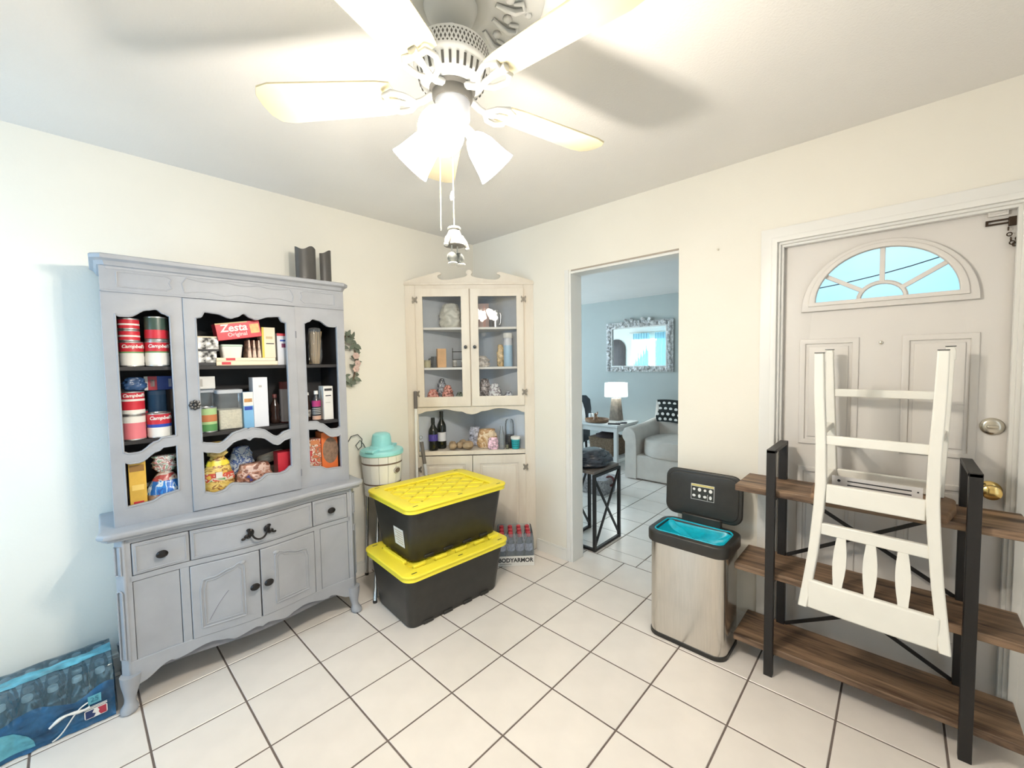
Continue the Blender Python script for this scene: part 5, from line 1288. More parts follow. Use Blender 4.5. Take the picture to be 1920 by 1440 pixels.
# local: x to the right, y towards the wall; z = 0 is the shelf top. The seat lies on the shelf, legs point up.
def seat_w(y): return 0.200
so = [(-0.185, -0.172), (0.185, -0.172), (0.205, -0.05), (0.205, 0.08), (0.17, 0.125), (-0.17, 0.125), (-0.205, 0.08), (-0.205, -0.05)]
plate('seat', so, [], 0.032, M_brownseat, uc, (0, 0, 0.0165), bev=0.012, plane='XY')
# back posts: leg tip (up) to crest (down), one continuous curved bar each
for s in (-1, 1):
    path = [(0.171 * s, -0.205, 0.605), (0.168 * s, -0.205, 0.45), (0.160 * s, -0.203, 0.25), (0.158 * s, -0.200, 0.08), (0.163 * s, -0.202, -0.02), (0.176 * s, -0.215, -0.20), (0.191 * s, -0.240, -0.34), (0.200 * s, -0.262, -0.415)]
    wd = [0.030, 0.033, 0.034, 0.036, 0.035, 0.033, 0.032, 0.030]; th = [0.030, 0.032, 0.034, 0.036, 0.034, 0.032, 0.030, 0.028]
    rings = []
    for (x, y, z), a, b_ in zip(path, wd, th): rings.append([(x - a / 2, y - b_ / 2, z), (x + a / 2, y - b_ / 2, z), (x + a / 2, y + b_ / 2, z), (x - a / 2, y + b_ / 2, z)])
    B().loft(rings).obj('back_post', M_white, uc, bevel=0.004)
    x, y, z = path[0]; B().box(x - 0.015, x + 0.015, y - 0.015, y + 0.015, z, z + 0.003).obj('glide', M_pewter, uc)
    # front leg
    B().loft([[(xx, yy, zz) for xx, yy in ((cx - r, cy - r), (cx + r, cy - r), (cx + r, cy + r), (cx - r, cy + r))] for cx, cy, zz, r in ((0.166 * s, 0.085, 0.034, 0.019), (0.180 * s, 0.098, 0.40, 0.016), (0.188 * s, 0.104, 0.622, 0.013))]).obj('leg', M_white, uc, bevel=0.003)
    B().box(0.188 * s - 0.015, 0.188 * s + 0.015, 0.090, 0.118, 0.570, 0.612).obj('leg_cuff', M_white, uc, bevel=0.003)
    B().box(0.188 * s - 0.015, 0.188 * s + 0.015, 0.089, 0.119, 0.622, 0.625).obj('glide', M_pewter, uc)
    # side stretcher and side apron
    B().beam((0.164 * s, -0.19, 0.285), (0.176 * s, 0.085, 0.285), 0.020, 0.026).obj('stretcher', M_white, uc, bevel=0.003)
    B().beam((0.158 * s, -0.19, 0.062), (0.164 * s, 0.075, 0.062), 0.020, 0.056).obj('apron', M_white, uc, bevel=0.003)
B().beam((-0.15, -0.200, 0.260), (0.15, -0.200, 0.260), 0.022, 0.036).obj('stretcher', M_white, uc, bevel=0.004)     # between back posts
B().beam((-0.165, 0.098, 0.430), (0.165, 0.098, 0.430), 0.020, 0.034).obj('stretcher', M_white, uc, bevel=0.004)     # between front legs
B().beam((-0.142, -0.200, 0.045), (0.142, -0.200, 0.045), 0.022, 0.074).obj('apron', M_white, uc, bevel=0.004)
B().beam((-0.150, 0.088, 0.062), (0.150, 0.088, 0.062), 0.020, 0.056).obj('apron', M_white, uc, bevel=0.004)
# back rest
B().beam((-0.165, -0.208, -0.098), (0.165, -0.208, -0.098), 0.022, 0.046).obj('back_rail', M_white, uc, bevel=0.004)
def crest():
    rings = []
    for x in np.linspace(-0.186, 0.186, 13):
        yo = -0.246 - 0.004 * math.cos(x / 0.186 * PI / 2)
        rings.append([(x, yo - 0.012 - 0.010, -0.415), (x, yo + 0.012 - 0.010, -0.415), (x, yo + 0.014, -0.305), (x, yo - 0.010, -0.305)])
    return B().loft(rings)
crest().obj('crest_rail', M_white, uc, bevel=0.006)
for xc in (-0.088, 0.0, 0.088):
    rings = []
    for t_ in np.linspace(0, 1, 9):
        z = -0.118 - 0.195 * t_; w2 = 0.0135 + 0.0075 * math.sin(PI * min(1, t_ * 1.05)); y = -0.212 - 0.030 * t_ ** 1.3; xx = xc * (1 + 0.06 * t_)
        rings.append([(xx - w2, y - 0.006, z), (xx + w2, y - 0.006, z), (xx + w2, y + 0.006, z), (xx - w2, y + 0.006, z)])
    B().loft(rings).obj('back_slat', M_white, uc, ang=50)
# slotted metal bracket resting on the upturned seat
bk = thing('slotted_bracket', 'white metal bracket with slots lying on the upturned chair seat', 'bracket', (2.150, 0.058, 0.881), -PI / 2 - math.radians(3))
plate('bracket_plate', rect(-0.135, 0.135, 0.0, 0.062), [], 0.004, mat('white_metal', (0.74, 0.72, 0.72), 0.35, 0.2), bk, (0, 0, 0))
B().box(-0.134, 0.134, 0.0, 0.020, 0.0, 0.004).obj('flange', mat('white_metal', (0.74, 0.72, 0.72), 0.35, 0.2), bk)
for z in (0.014, 0.030, 0.046): B().box(-0.085, 0.105, -0.0028, -0.001, z - 0.0022, z + 0.0022).obj('slot', M_inkb, bk, smooth=False)
for x in (-0.112, 0.122):
    for z in (0.018, 0.044): B().lathe([(0.0055 if x < 0 else 0.003, 0), (0.0055 if x < 0 else 0.003, 0.001)], 12).xf(lambda v: (v.x, -v.z, v.y)).obj('bolt', M_inkb, bk, loc=(x, -0.002, z))

# ================================================================== ICE CREAM MAKER ON STOOL
IX, IY = 1.418, 2.540
stl = thing('stool', 'small stool with round seat and tubular metal legs between hutch and totes', 'stool', (IX, IY, 0))
B().lathe([(0.110, 0.565), (0.117, 0.570), (0.117, 0.588), (0.110, 0.594)], 32).obj('seat', col('stool_white', (0.7, 0.69, 0.66)), stl)
M_chrome = mat('brushed_chrome', (0.62, 0.63, 0.64), 0.25, 0.9)
for x, y, fx, fy in ((-0.075, -0.075, -0.221, -0.262), (0.075, -0.06, 0.10, -0.10), (-0.075, 0.075, -0.09, 0.09), (0.075, 0.075, 0.09, 0.09)):
    l_ = B().tube([(x, y, 0.565), (fx, fy, 0.012)], [0.010, 0.0115], 14).obj('leg', M_chrome, stl)
    B().lathe([(0.013, 0.0), (0.013, 0.016)], 14, (fx, fy, 0)).obj('rubber_foot', M_black, l_)
im = thing('ice_cream_maker', 'white bucket ice cream maker with mint lid and motor', 'ice cream maker', (IX, IY, 0.595))
M_stave = mat('white_bucket', (0.80, 0.80, 0.79), 0.4)
ns = 14
for i in range(ns):
    a0, a1 = 2 * PI * i / ns + 0.010, 2 * PI * (i + 1) / ns - 0.010
    r0, r1 = 0.116, 0.134
    rings = []
    for t_ in np.linspace(0, 1, 4):
        a = a0 + (a1 - a0) * t_; c_, s_ = math.cos(a), math.sin(a)
        rings.append([(r0 * c_, r0 * s_, 0), ((r0 - .012) * c_, (r0 - .012) * s_, 0), ((r1 - .012) * c_, (r1 - .012) * s_, 0.245), (r1 * c_, r1 * s_, 0.245)])
    B().loft(rings).obj('stave', M_stave, im)
B().lathe([(0.108, 0.004), (0.125, 0.24)], 32).obj('inner_tub', col('light_grey_plastic', (0.55, 0.56, 0.58)), im)
for zz in (0.185, 0.05): B().lathe([(0.117 + zz * 0.0735 + 0.0005, zz), (0.117 + zz * 0.0735 + 0.0012, zz + 0.010)], 40, cap=False).obj('brown_band', col('brown_band', (0.16, 0.11, 0.09)), im)
ea = math.radians(-98)
el_ = B().ball((0, 0, 0), 0.030, 0.004, 0.021, 18, 8).obj('oval_badge', col('brown_badge', (0.13, 0.10, 0.09)), im, loc=(0.1285 * math.cos(ea + 0.45), 0.1285 * math.sin(ea + 0.45), 0.140), rotz=ea + 0.45 + PI / 2)
B().torus((0, -0.003, 0), 0.021, 0.0015, 20, 6, 'Y').xf(lambda v: (v.x * 1.25, v.y, v.z * 0.85)).obj('badge_ring', W_, el_)
B().lathe([(0.137, 0.240), (0.141, 0.244), (0.141, 0.262), (0.136, 0.272), (0.12, 0.276)], 40).obj('lid', M_mint, im)
B().lathe([(0.085, 0.274), (0.078, 0.290), (0.066, 0.300), (0.062, 0.350), (0.056, 0.372), (0.040, 0.382), (0.002, 0.384)], 32).obj('motor_cover', M_mint, im)
B().box(-0.150, 0.150, -0.030, 0.030, 0.270, 0.288).obj('motor_bar', M_mint, im, bevel=0.006, rotz=0.5)
# flex by the wall
pts = [(0.0, 0.0, 0.0), (0.03, 0, 0.045), (0.075, 0, 0.052), (0.105, 0, 0.018), (0.10, 0, -0.035), (0.075, 0, -0.05), (0.06, 0, -0.02), (0.09, 0, 0.010), (0.115, 0, -0.02), (0.13, 0, -0.055)]
p = at(652, 832, Y=2.655)
cd_ = B().tube(pts, 0.0028, 7).obj('power_cord', M_inkb, loc=(p.x - 0.005, 2.655, p.z))
tag(cd_, 'black looped power cord hanging on the wall beside the ice cream maker', 'cord')

# wreath hanging beside the hutch
wx, wy, wz = 1.262, 2.650, 1.475
wr = thing('flower_wreath', 'dusty green leaf wreath with pink flowers hanging beside the hutch', 'wreath', (wx, wy, wz))
rg = B().torus((0, 0, 0), 0.115, 0.009, 36, 6, 'Y'); rg.v = [(x * 0.42, y, z * 1.35) for x, y, z in rg.v]; rg.obj('vine_ring', mat('vine', (0.16, 0.11, 0.07), 0.8), wr)
M_leaf = mat('dusty_leaf', (0.17, 0.20, 0.15), 0.7, var=0.3, scale=20, rnd=0.2)
lf_ = B().add([(0, 0, 0), (0.012, -0.002, 0.013), (0.010, -0.005, 0.030), (0, -0.010, 0.046), (-0.010, -0.005, 0.030), (-0.012, -0.002, 0.013), (0, -0.003, 0.022)], [(0, 1, 6), (1, 2, 6), (2, 3, 6), (3, 4, 6), (4, 5, 6), (5, 0, 6)]).mesh('leaf'); lf_.materials.append(M_leaf)
rw = random.Random(5)
for i in range(64):
    a = rw.uniform(0, 2 * PI)
    o = bpy.data.objects.new('leaf', lf_); o.location = (0.048 * math.cos(a), -0.006 - rw.random() * 0.012, 0.155 * math.sin(a))
    o.rotation_euler = (rw.uniform(-0.9, 0.4), rw.uniform(-PI, PI), rw.uniform(-0.6, 0.6)); o.scale = (rw.uniform(0.7, 1.3),) * 3; link(o, wr)
for x, z in ((0.040, 0.02), (0.048, -0.03), (0.036, -0.065)):
    b = B()
    for k in range(6):
        a = 2 * PI * k / 6; b.ball((0.013 * math.cos(a), -0.004, 0.013 * math.sin(a)), 0.011, 0.005, 0.011, 8, 5)
    b.ball((0, -0.009, 0), 0.008, 0.005, 0.008, 8, 5); b.obj('flower', mat('dusty_pink_petal', (0.62, 0.45, 0.40), 0.7), wr, loc=(x, -0.022, z))

# ================================================================== DRINK PACKS
# spring water, shrink-wrapped, beside the hutch
M_pet = glass('water_pet', (0.80, 0.91, 0.96), 0.9, 0.06, 1.33, 0.12, (0.55, 0.72, 0.82))
M_wcap = col('white_cap', (0.80, 0.82, 0.84), 0.4)
wb = thing('water_bottle', 'clear small water bottle with white cap in the shrink-wrapped pack', 'bottle', (0, 0, 0), 0, 'bottles of the water pack')
B().lathe([(0.026, 0.001), (0.031, 0.006), (0.031, 0.035), (0.029, 0.040), (0.031, 0.045), (0.031, 0.115), (0.024, 0.145), (0.0135, 0.170), (0.0125, 0.178)], 14).obj('bottle_body', M_pet, wb)
B().lathe([(0.0145, 0.176), (0.0150, 0.178), (0.0145, 0.192), (0.013, 0.194)], 14).obj('cap', M_wcap, wb)
B().lathe([(0.0313, 0.055), (0.0313, 0.105)], 14, cap=False).obj('label', col('aqua_label', (0.10, 0.42, 0.55), 0.35, var=0.3, scale=40), wb)
WR = math.radians(1.5)
first = True
for i in range(6):
    for j in range(4):
        x, y = 0.030 - 0.0655 * i, 2.395 + 0.0655 * j
        if first: wb.location = (x, y, 0.001); first = False
        else: copy_thing(wb, (x, y, 0.001))
pk = thing('water_pack_wrap', 'blue printed shrink wrap around the water bottles beside the hutch', 'wrap', (0, 0, 0))
# film: a crinkled sleeve round the bottles, open bullseye at the ends
x0, x1, y0, y1 = -0.336, 0.068, 2.356, 2.630
M_bluefilm = mat('blue_printed_film', (0.012, 0.085, 0.20), 0.22, var=0.45, scale=16, bump=0.6, bscale=22)
M_aquafilm = mat('aqua_printed_film', (0.10, 0.36, 0.46), 0.25, var=0.35, scale=20, bump=0.5, bscale=22)
def film(fn, nu, nv, nm, mm, parent=pk):
    vs = [fn(i / nu, j / nv) for j in range(nv + 1) for i in range(nu + 1)]
    fs = [(j * (nu + 1) + i, j * (nu + 1) + i + 1, (j + 1) * (nu + 1) + i + 1, (j + 1) * (nu + 1) + i) for j in range(nv) for i in range(nu)]
    return B().add(vs, fs).obj(nm, mm, parent, ang=80)
def bulge(u): return 0.003 * abs(math.sin(u * 6 * PI))
def nsy(x, z, k=1.0): return 0.008 * k * (noise.noise(Vector((x * 16, z * 26, 1.7))) + 0.5 * noise.noise(Vector((x * 45, z * 60, 4.7))))
KN = [(0.0, y0 - 0.012, 0.003), (0.10, y0 - 0.006, 0.04), (0.22, y0 - 0.005, 0.10), (0.30, y0 - 0.001, 0.14), (0.37, y0 + 0.010, 0.178), (0.43, y0 + 0.024, 0.203), (0.52, y0 + 0.060, 0.2135), (0.72, (y0 + y1) / 2, 0.2115), (0.90, y1 - 0.05, 0.2135), (0.95, y1 - 0.016, 0.200), (1.0, y1 - 0.001, 0.155)]
def sleeve(x, u, sv, lift=0.0):
    """point of the shrink sleeve: x along the pack, sv round it from the floor over the top"""
    y = float(np.interp(sv, [k[0] for k in KN], [k[1] for k in KN])); z = float(np.interp(sv, [k[0] for k in KN], [k[2] for k in KN]))
    q = nsy(x, sv * 0.6); top = min(1, max(0, (sv - 0.34) / 0.12))
    ridge = 0.0035 * abs(math.sin((x * 19 + sv * 9) * 1.3 + 2 * noise.noise(Vector((x * 9, sv * 5, 0)))))
    if sv > 0.93: q = -abs(q) * 0.4
    return (x, y - (1 - top) * (bulge(u) + max(q, -0.004) + lift), z + top * (max(q, -0.003) * 0.7 + ridge + lift))
def edge_s(x): return 0.285 + 0.045 * noise.noise(Vector((x * 9, 0.3, 0.2))) + 0.02 * math.sin(x * 30)
film(lambda u, v: sleeve(x0 + (x1 - x0) * u, u, v * edge_s(x0 + (x1 - x0) * u)), 110, 30, 'front_film', M_bluefilm)
film(lambda u, v: sleeve(x0 + (x1 - x0) * u, u, edge_s(x0 + (x1 - x0) * u) + v * (1 - edge_s(x0 + (x1 - x0) * u))), 110, 70, 'top_film', glass('blue_tinted_film', (0.62, 0.80, 0.90), 0.95, 0.10, 1.7, 0.16, (0.12, 0.30, 0.42)))
def end_fn(u, v):
    y = y0 + (y1 - y0) * u; z = 0.003 + 0.17 * v
    return (x1 + 0.002 + 0.003 * abs(math.sin(u * 4 * PI)) + 0.003 - 0.004 * v, y, z)
film(end_fn, 20, 8, 'end_film', M_bluefilm)
def wob(u): return 0.03 * noise.noise(Vector((u * 5, 2.2, 0)))
film(lambda u, v: sleeve(x0 + (x1 - x0) * u, u, 0.60 + wob(u) + 0.15 * v + 0.05 * u, 0.0018), 90, 14, 'top_band', M_aquafilm)
film(lambda u, v: sleeve(x0 + (x1 - x0) * (0.10 + 0.42 * u), 0.1 + 0.42 * u, 0.045 + 0.045 * math.sin(u * PI) * 0 + (0.16 + 0.03 * math.sin(u * 4)) * v * math.sin(PI * min(1, 0.15 + u * 1.0)) ** 0.4, 0.0016), 60, 14, 'aqua_panel', M_aquafilm)
# printed marks on the front film
def fpatch(x0_, x1_, z0_, z1_, mm, nm='print', d=0.0022):
    B().box(x0_, x1_, y0 - 0.0135 - d, y0 - 0.0135, z0_, z1_).obj(nm, mm, pk, smooth=False)
plate('logo_white', rrect(-0.022, 0.044, 0.030, 0.066, 0.007), [], 0.002, M_paper, pk, (0, y0 - 0.013, 0))
plate('logo_navy', [(-0.019, 0.033), (0.004, 0.033), (0.010, 0.044), (0.000, 0.050), (0.006, 0.063), (-0.019, 0.063)], [], 0.002, col('logo_navy', (0.012, 0.03, 0.12)), pk, (0, y0 - 0.0142, 0))
plate('logo_red', [(0.024, 0.033), (0.041, 0.033), (0.041, 0.063), (0.016, 0.063), (0.021, 0.053), (0.018, 0.045)], [], 0.002, col('logo_red', (0.42, 0.03, 0.06)), pk, (0, y0 - 0.0142, 0))
fpatch(-0.022, 0.044, 0.070, 0.073, M_paper); fpatch(-0.022, 0.044, 0.076, 0.0775, M_paper)
plate('date_panel', rect(-0.010, 0.028, 0.086, 0.120), [], 0.0015, M_aquafilm, pk, (0, y0 - 0.0130, 0))
lettering('25', 0.026, col('deep_teal_ink', (0.02, 0.16, 0.24)), pk, (0.009, y0 - 0.0145, 0.103))
sw = [(-0.115 + 0.11 * t_, y0 - 0.0150, 0.062 + 0.030 * t_ + 0.012 * math.sin(5 * t_)) for t_ in np.linspace(0, 1, 16)]
B().tube(sw, [0.004 + 0.003 * math.sin(7 * t_) ** 2 for t_ in np.linspace(0, 1, 16)], 6).obj('white_swoosh', M_paper, pk)
B().tube([(-0.010 - 0.10 * t_, y0 - 0.0145, 0.100 - 0.092 * t_ + 0.01 * math.sin(6 * t_)) for t_ in np.linspace(0, 1, 14)], 0.0028, 6).obj('white_swoosh', M_paper, pk)
# sports drink pack in front of the corner cabinet
M_clearb = glass('drink_pet', (0.88, 0.90, 0.94), 0.9, 0.05, 1.36, 0.14, (0.75, 0.74, 0.80))
M_redcap = col('red_cap', (0.55, 0.05, 0.07), 0.4)
fc = Vector((2.090, 1.944)); dn = _cv; du = _cu
db = thing('drink_bottle', 'clear sports drink bottle with red cap in the white-banded pack', 'bottle', (0, 0, 0), CR, 'bottles of the sports drink pack')
B().lathe([(0.024, 0.001), (0.030, 0.006), (0.030, 0.06), (0.026, 0.085), (0.030, 0.11), (0.028, 0.150), (0.018, 0.178), (0.0135, 0.188), (0.0135, 0.196)], 16).obj('bottle_body', M_clearb, db)
B().lathe([(0.0165, 0.194), (0.017, 0.196), (0.016, 0.222), (0.014, 0.224)], 16).obj('cap', M_redcap, db)
B().lathe([(0.0303, 0.10), (0.0290, 0.150)], 16, cap=False).obj('label', col('lilac_label', (0.60, 0.56, 0.66), 0.4, var=0.4, scale=50), db)
first = True
for i in range(4):
    for j in range(3):
        q = fc + du * (-0.0945 + 0.063 * i) + dn * (0.036 + 0.063 * j)
        if first: db.location = (q.x, q.y, 0.004); first = False
        else: copy_thing(db, (q.x, q.y, 0.004))
dp = thing('drink_pack_wrap', 'white banded tray and clear film around the sports drink bottles', 'wrap', (fc.x, fc.y, 0), CR)
plate('tray', rect(-0.130, 0.130, 0.0, 0.200), [], 0.002, M_paper, dp, (0, 0, 0.0015), plane='XY')
for nm, a in (('front_band', (-0.131, 0.131, -0.002, 0.001)), ('back_band', (-0.131, 0.131, 0.199, 0.202)), ('side_band', (-0.132, -0.129, 0.0, 0.20)), ('side_band', (0.129, 0.132, 0.0, 0.20))):
    B().box(*a, 0.002, 0.072).obj(nm, M_paper, dp, smooth=False)
lettering('BODYARMOR', 0.040, M_inkb, dp, (0.0, -0.0030, 0.042), bold=0.0012, space=0.98)
B().box(-0.115, -0.03, -0.0032, -0.002, 0.012, 0.018).obj('small_print', col('grey_print', (0.5, 0.48, 0.45)), dp, smooth=False)
# film over the bottles
rings = []
for zz, k in ((0.072, 1.0), (0.15, 0.99), (0.19, 0.985), (0.228, 0.95)):
    rings.append([(x * k, 0.10 + (y - 0.10) * k, zz + 0.004 * noise.noise(Vector((x * 30, y * 30, zz)))) for x, y in rrect(-0.132, 0.132, -0.002, 0.202, 0.02, 4)])
B().loft(rings, cap=False).obj('clear_film', M_film, dp, ang=70)

# ================================================================== LIVING ROOM
# end table with X frame by the doorway
et = thing('end_table', 'small end table with black metal X frames beyond the doorway', 'table', (2.83, 1.785, 0), 0)
hx_, hy_ = 0.185, 0.140
B().box(-hx_, hx_, -hy_, hy_, 0.585, 0.608).obj('table_top', wood('grey_oak', (0.10, 0.085, 0.075), (0.20, 0.17, 0.15), 4, 0.5, (0.6, 5, 5)), et, bevel=0.002)
for s in (-1, 1):
    y = s * hy_
    for sx in (-1, 1): B().box(sx * hx_ - 0.011, sx * hx_ + 0.011, y - 0.011, y + 0.011, 0.0, 0.585).obj('leg', M_blackm, et)
    B().box(-hx_ + 0.011, hx_ - 0.011, y - 0.010, y + 0.010, 0.002, 0.022).obj('bottom_bar', M_blackm, et); B().box(-hx_ + 0.011, hx_ - 0.011, y - 0.010, y + 0.010, 0.565, 0.585).obj('top_bar', M_blackm, et)
    for k in (-1, 1): B().beam((-hx_ * k, y, 0.03), (hx_ * k, y + 0.001, 0.56), 0.014, 0.014).obj('x_brace', M_blackm, et)
B().box(-hx_ - 0.010, -hx_ + 0.010, -hy_ + 0.011, hy_ - 0.011, 0.002, 0.022).obj('bottom_bar', M_blackm, et)
bg_ = pouch('dark grey glossy bag lying on the end table', 2.83, 1.785, 0.609, 0.36, 0.27, 0.125, mat('dark_glossy_bag', (0.05, 0.055, 0.07), 0.22, var=0.5, scale=12, bump=0.5, bscale=14), seed=61, amp=0.3, top=0.5, rot=0, name='dark_bag')
# side table, basket below, lamp and tray on it
sd = thing('side_table', 'pale grey square side table between the armchairs', 'table', (5.12, 2.96, 0), 0)
M_sidet = mat('pale_grey_paint', (0.60, 0.62, 0.62), 0.5)
B().box(-0.30, 0.30, -0.31, 0.31, 0.570, 0.600).obj('table_top', M_sidet, sd, bevel=0.004)
B().box(-0.265, 0.265, -0.275, 0.275, 0.500, 0.570).obj('apron', M_sidet, sd)
B().box(-0.25, 0.25, -0.26, 0.26, 0.13, 0.15).obj('lower_shelf', M_sidet, sd)
for sx in (-1, 1):
    for sy in (-1, 1): B().box(sx * 0.262 - 0.024, sx * 0.262 + 0.024, sy * 0.272 - 0.024, sy * 0.272 + 0.024, 0, 0.570).obj('leg', M_sidet, sd, bevel=0.003)
bs = thing('wicker_basket', 'brown wicker basket on the lower shelf of the side table', 'basket', (5.12, 2.96, 0.151))
rings = []
for j in range(13):
    k = 0.88 + 0.12 * j / 12; zz = 0.24 * j / 12
    rings.append([(x * k, y * k * (1 + 0.012 * math.sin(24 * math.atan2(y, x) + j * PI)), zz) for x, y in rrect(-0.20, 0.20, -0.21, 0.21, 0.05, 6)])
B().loft(rings).obj('basket_body', mat('wicker', (0.16, 0.11, 0.07), 0.8, var=0.4, scale=60, bump=0.8, bscale=90), bs, ang=20)
B().ball((0, 0, 0.24), 0.17, 0.18, 0.06, 18, 8, 0.2, 4).obj('folded_cloth', mat('dark_cloth', (0.05, 0.035, 0.035), 0.9), bs)
tl = thing('table_lamp', 'lit table lamp with white drum shade and grey-brown column base', 'lamp', (5.30, 2.93, 0.601))
B().loft([[(x * k, y * k, z) for x, y in rrect(-0.075, 0.075, -0.075, 0.075, 0.01, 3)] for z, k in ((0.0, 1.0), (0.05, 0.95), (0.28, 0.72), (0.31, 0.70))]).obj('lamp_base', mat('driftwood_base', (0.20, 0.165, 0.135), 0.8, var=0.3, scale=20, bump=0.5, bscale=30), tl)
B().cyl((0, 0, 0.31), (0, 0, 0.40), 0.010, 10).obj('stem', M_nickel, tl)
B().lathe([(0.162, 0.335), (0.157, 0.530), (0.154, 0.530), (0.159, 0.335)], 36, cap=False).obj('lamp_shade', mat('lit_lamp_shade', (0.95, 0.95, 0.9), 0.8, emis=(0.93, 1.0, 0.96), estr=1.3), tl)
B().ball((0, 0, 0.43), 0.03, nu=12, nv=8).obj('bulb', mat('lamp_bulb', (1, 1, 1), 0.5, emis=(1, 0.97, 0.9), estr=8), tl)
ld = bpy.data.lights.new('table_lamp_light', 'POINT'); ld.energy = 15; ld.color = (0.92, 1.0, 0.98); ld.shadow_soft_size = 0.04
lo_ = bpy.data.objects.new('table_lamp_light', ld); lo_.location = (5.30, 2.93, 1.00); COL.objects.link(lo_)
ty = thing('wooden_tray', 'round brown wooden tray on the side table', 'tray', (4.98, 3.05, 0.601))
B().lathe([(0.14, 0), (0.16, 0.008), (0.165, 0.045), (0.155, 0.045), (0.150, 0.012), (0.001, 0.010)], 32).obj('tray_body', M_brownseat, ty)
tr_ = thing('trinket_figure', 'small brown carved figure standing in the tray', 'ornament', (4.98, 3.07, 0.612))
B().lathe([(0.035, 0), (0.04, 0.01), (0.03, 0.05), (0.018, 0.075), (0.024, 0.095), (0.004, 0.115)], 14).obj('figure_body', M_brownseat, tr_)
B().tube([(0, 0, 0.06), (0.04, 0, 0.09), (0.05, 0.0, 0.12)], 0.008, 8).obj('figure_arm', M_brownseat, tr_)
cj = thing('candle_jar', 'small white glass candle beside the tray', 'candle', (5.10, 3.22, 0.601))
B().lathe([(0.03, 0), (0.034, 0.004), (0.034, 0.09), (0.03, 0.092)], 20).obj('jar', col('frosted_white', (0.75, 0.80, 0.82), 0.3), cj)
B().ball((0, 0, 0.10), 0.008, 0.008, 0.012, 8, 6).obj('wick', M_inkb, cj)
for k, (x, y, r, c, lab) in enumerate(((4.90, 2.74, 0.4, (0.03, 0.03, 0.035), 'black remote control on the side table'), (5.02, 2.70, 1.1, (0.10, 0.10, 0.12), 'dark grey remote control on the side table'))):
    o = thing('remote_control', lab, 'remote', (x, y, 0.601), r)
    B().box(-0.022, 0.022, -0.08, 0.08, 0, 0.018).obj('remote_body', col('remote_%d' % k, c, 0.4), o, bevel=0.004)
    for q in range(4): B().box(-0.012, 0.012, -0.055 + 0.03 * q, -0.043 + 0.03 * q, 0.018, 0.021).obj('button', col('grey_button', (0.3, 0.3, 0.3)), o)
# armchair, slipcovered
ar = thing('armchair', 'pale slipcovered armchair with rolled arms beside the lamp table', 'armchair', (5.05, 1.93, 0), 0)
M_slip = mat('slipcover', (0.60, 0.565, 0.525), 0.9, var=0.05, scale=9, bump=0.25, bscale=40)
# local: front faces -x
B().box(-0.42, 0.42, -0.50, 0.50, 0.012, 0.300).obj('skirted_base', M_slip, ar, bevel=0.02)
for s in (-1, 1):
    prof = [(s * 0.505, 0.012), (s * 0.505, 0.46), (s * 0.535, 0.50), (s * 0.545, 0.56), (s * 0.515, 0.615), (s * 0.46, 0.635), (s * 0.40, 0.615), (s * 0.375, 0.565), (s * 0.365, 0.50), (s * 0.36, 0.30), (s * 0.36, 0.012)]
    if s < 0: prof = prof[::-1]
    rings = [[(x, y * 1.0 + (0 if 1 else 0), z * k) for y, z in prof] for x, k in ((-0.43, 0.985), (-0.42, 1.0), (0.10, 1.02), (0.34, 1.06))]
    B().loft(rings).obj('arm', M_slip, ar, ang=50)
cu_ = blob(0.78, 0.72, 0.19, 71, 0.03, 36, 10, 0.97, 3, 0.97); cu_.obj('seat_cushion', M_slip, ar, ang=80, loc=(-0.06, 0, 0.295))
rings = []
for zz, xo, th_ in ((0.25, 0.22, 0.22), (0.60, 0.27, 0.20), (0.80, 0.31, 0.17), (0.87, 0.34, 0.13), (0.89, 0.365, 0.06)):
    rings.append([(xo + x, y, zz) for x, y in rrect(0, th_, -0.47, 0.47, th_ * 0.45, 4)])
B().loft(rings).obj('back_rest', M_slip, ar, ang=60)
pl_ = thing('dotted_throw', 'black throw with white polka dots over the armchair back', 'throw', (5.255, 1.95, 0.61), 0)
M_blk = mat('black_cloth', (0.012, 0.016, 0.016), 0.8)
rings = []
for j in range(9):
    t_ = j / 8; rings.append([(-0.020 + 0.055 * t_ + 0.012 * math.sin(5 * y + j) - (0.035 if x_ == 0 else 0), y * (1 + 0.05 * math.sin(j)), 0.02 + 0.28 * t_ + 0.02 * math.sin(7 * y)) for x_, y in [(0, y) for y in np.linspace(-0.34, 0.34, 16)] + [(1, y) for y in np.linspace(0.34, -0.34, 16)]])
th_o = B().loft(rings).obj('cloth', M_blk, pl_, ang=80)
rw = random.Random(12)
for j in range(4):
    for i in range(10):
        y = -0.31 + 0.068 * i + 0.03 * (j % 2); t_ = (0.12 + 0.24 * j); x = -0.020 + 0.055 * t_ + 0.012 * math.sin(5 * y + t_ * 8) - 0.037
        B().ball((x, y, 0.02 + 0.28 * t_ + 0.02 * math.sin(7 * y)), 0.003, 0.022, 0.020, 10, 6).obj('white_dot', W_, pl_)
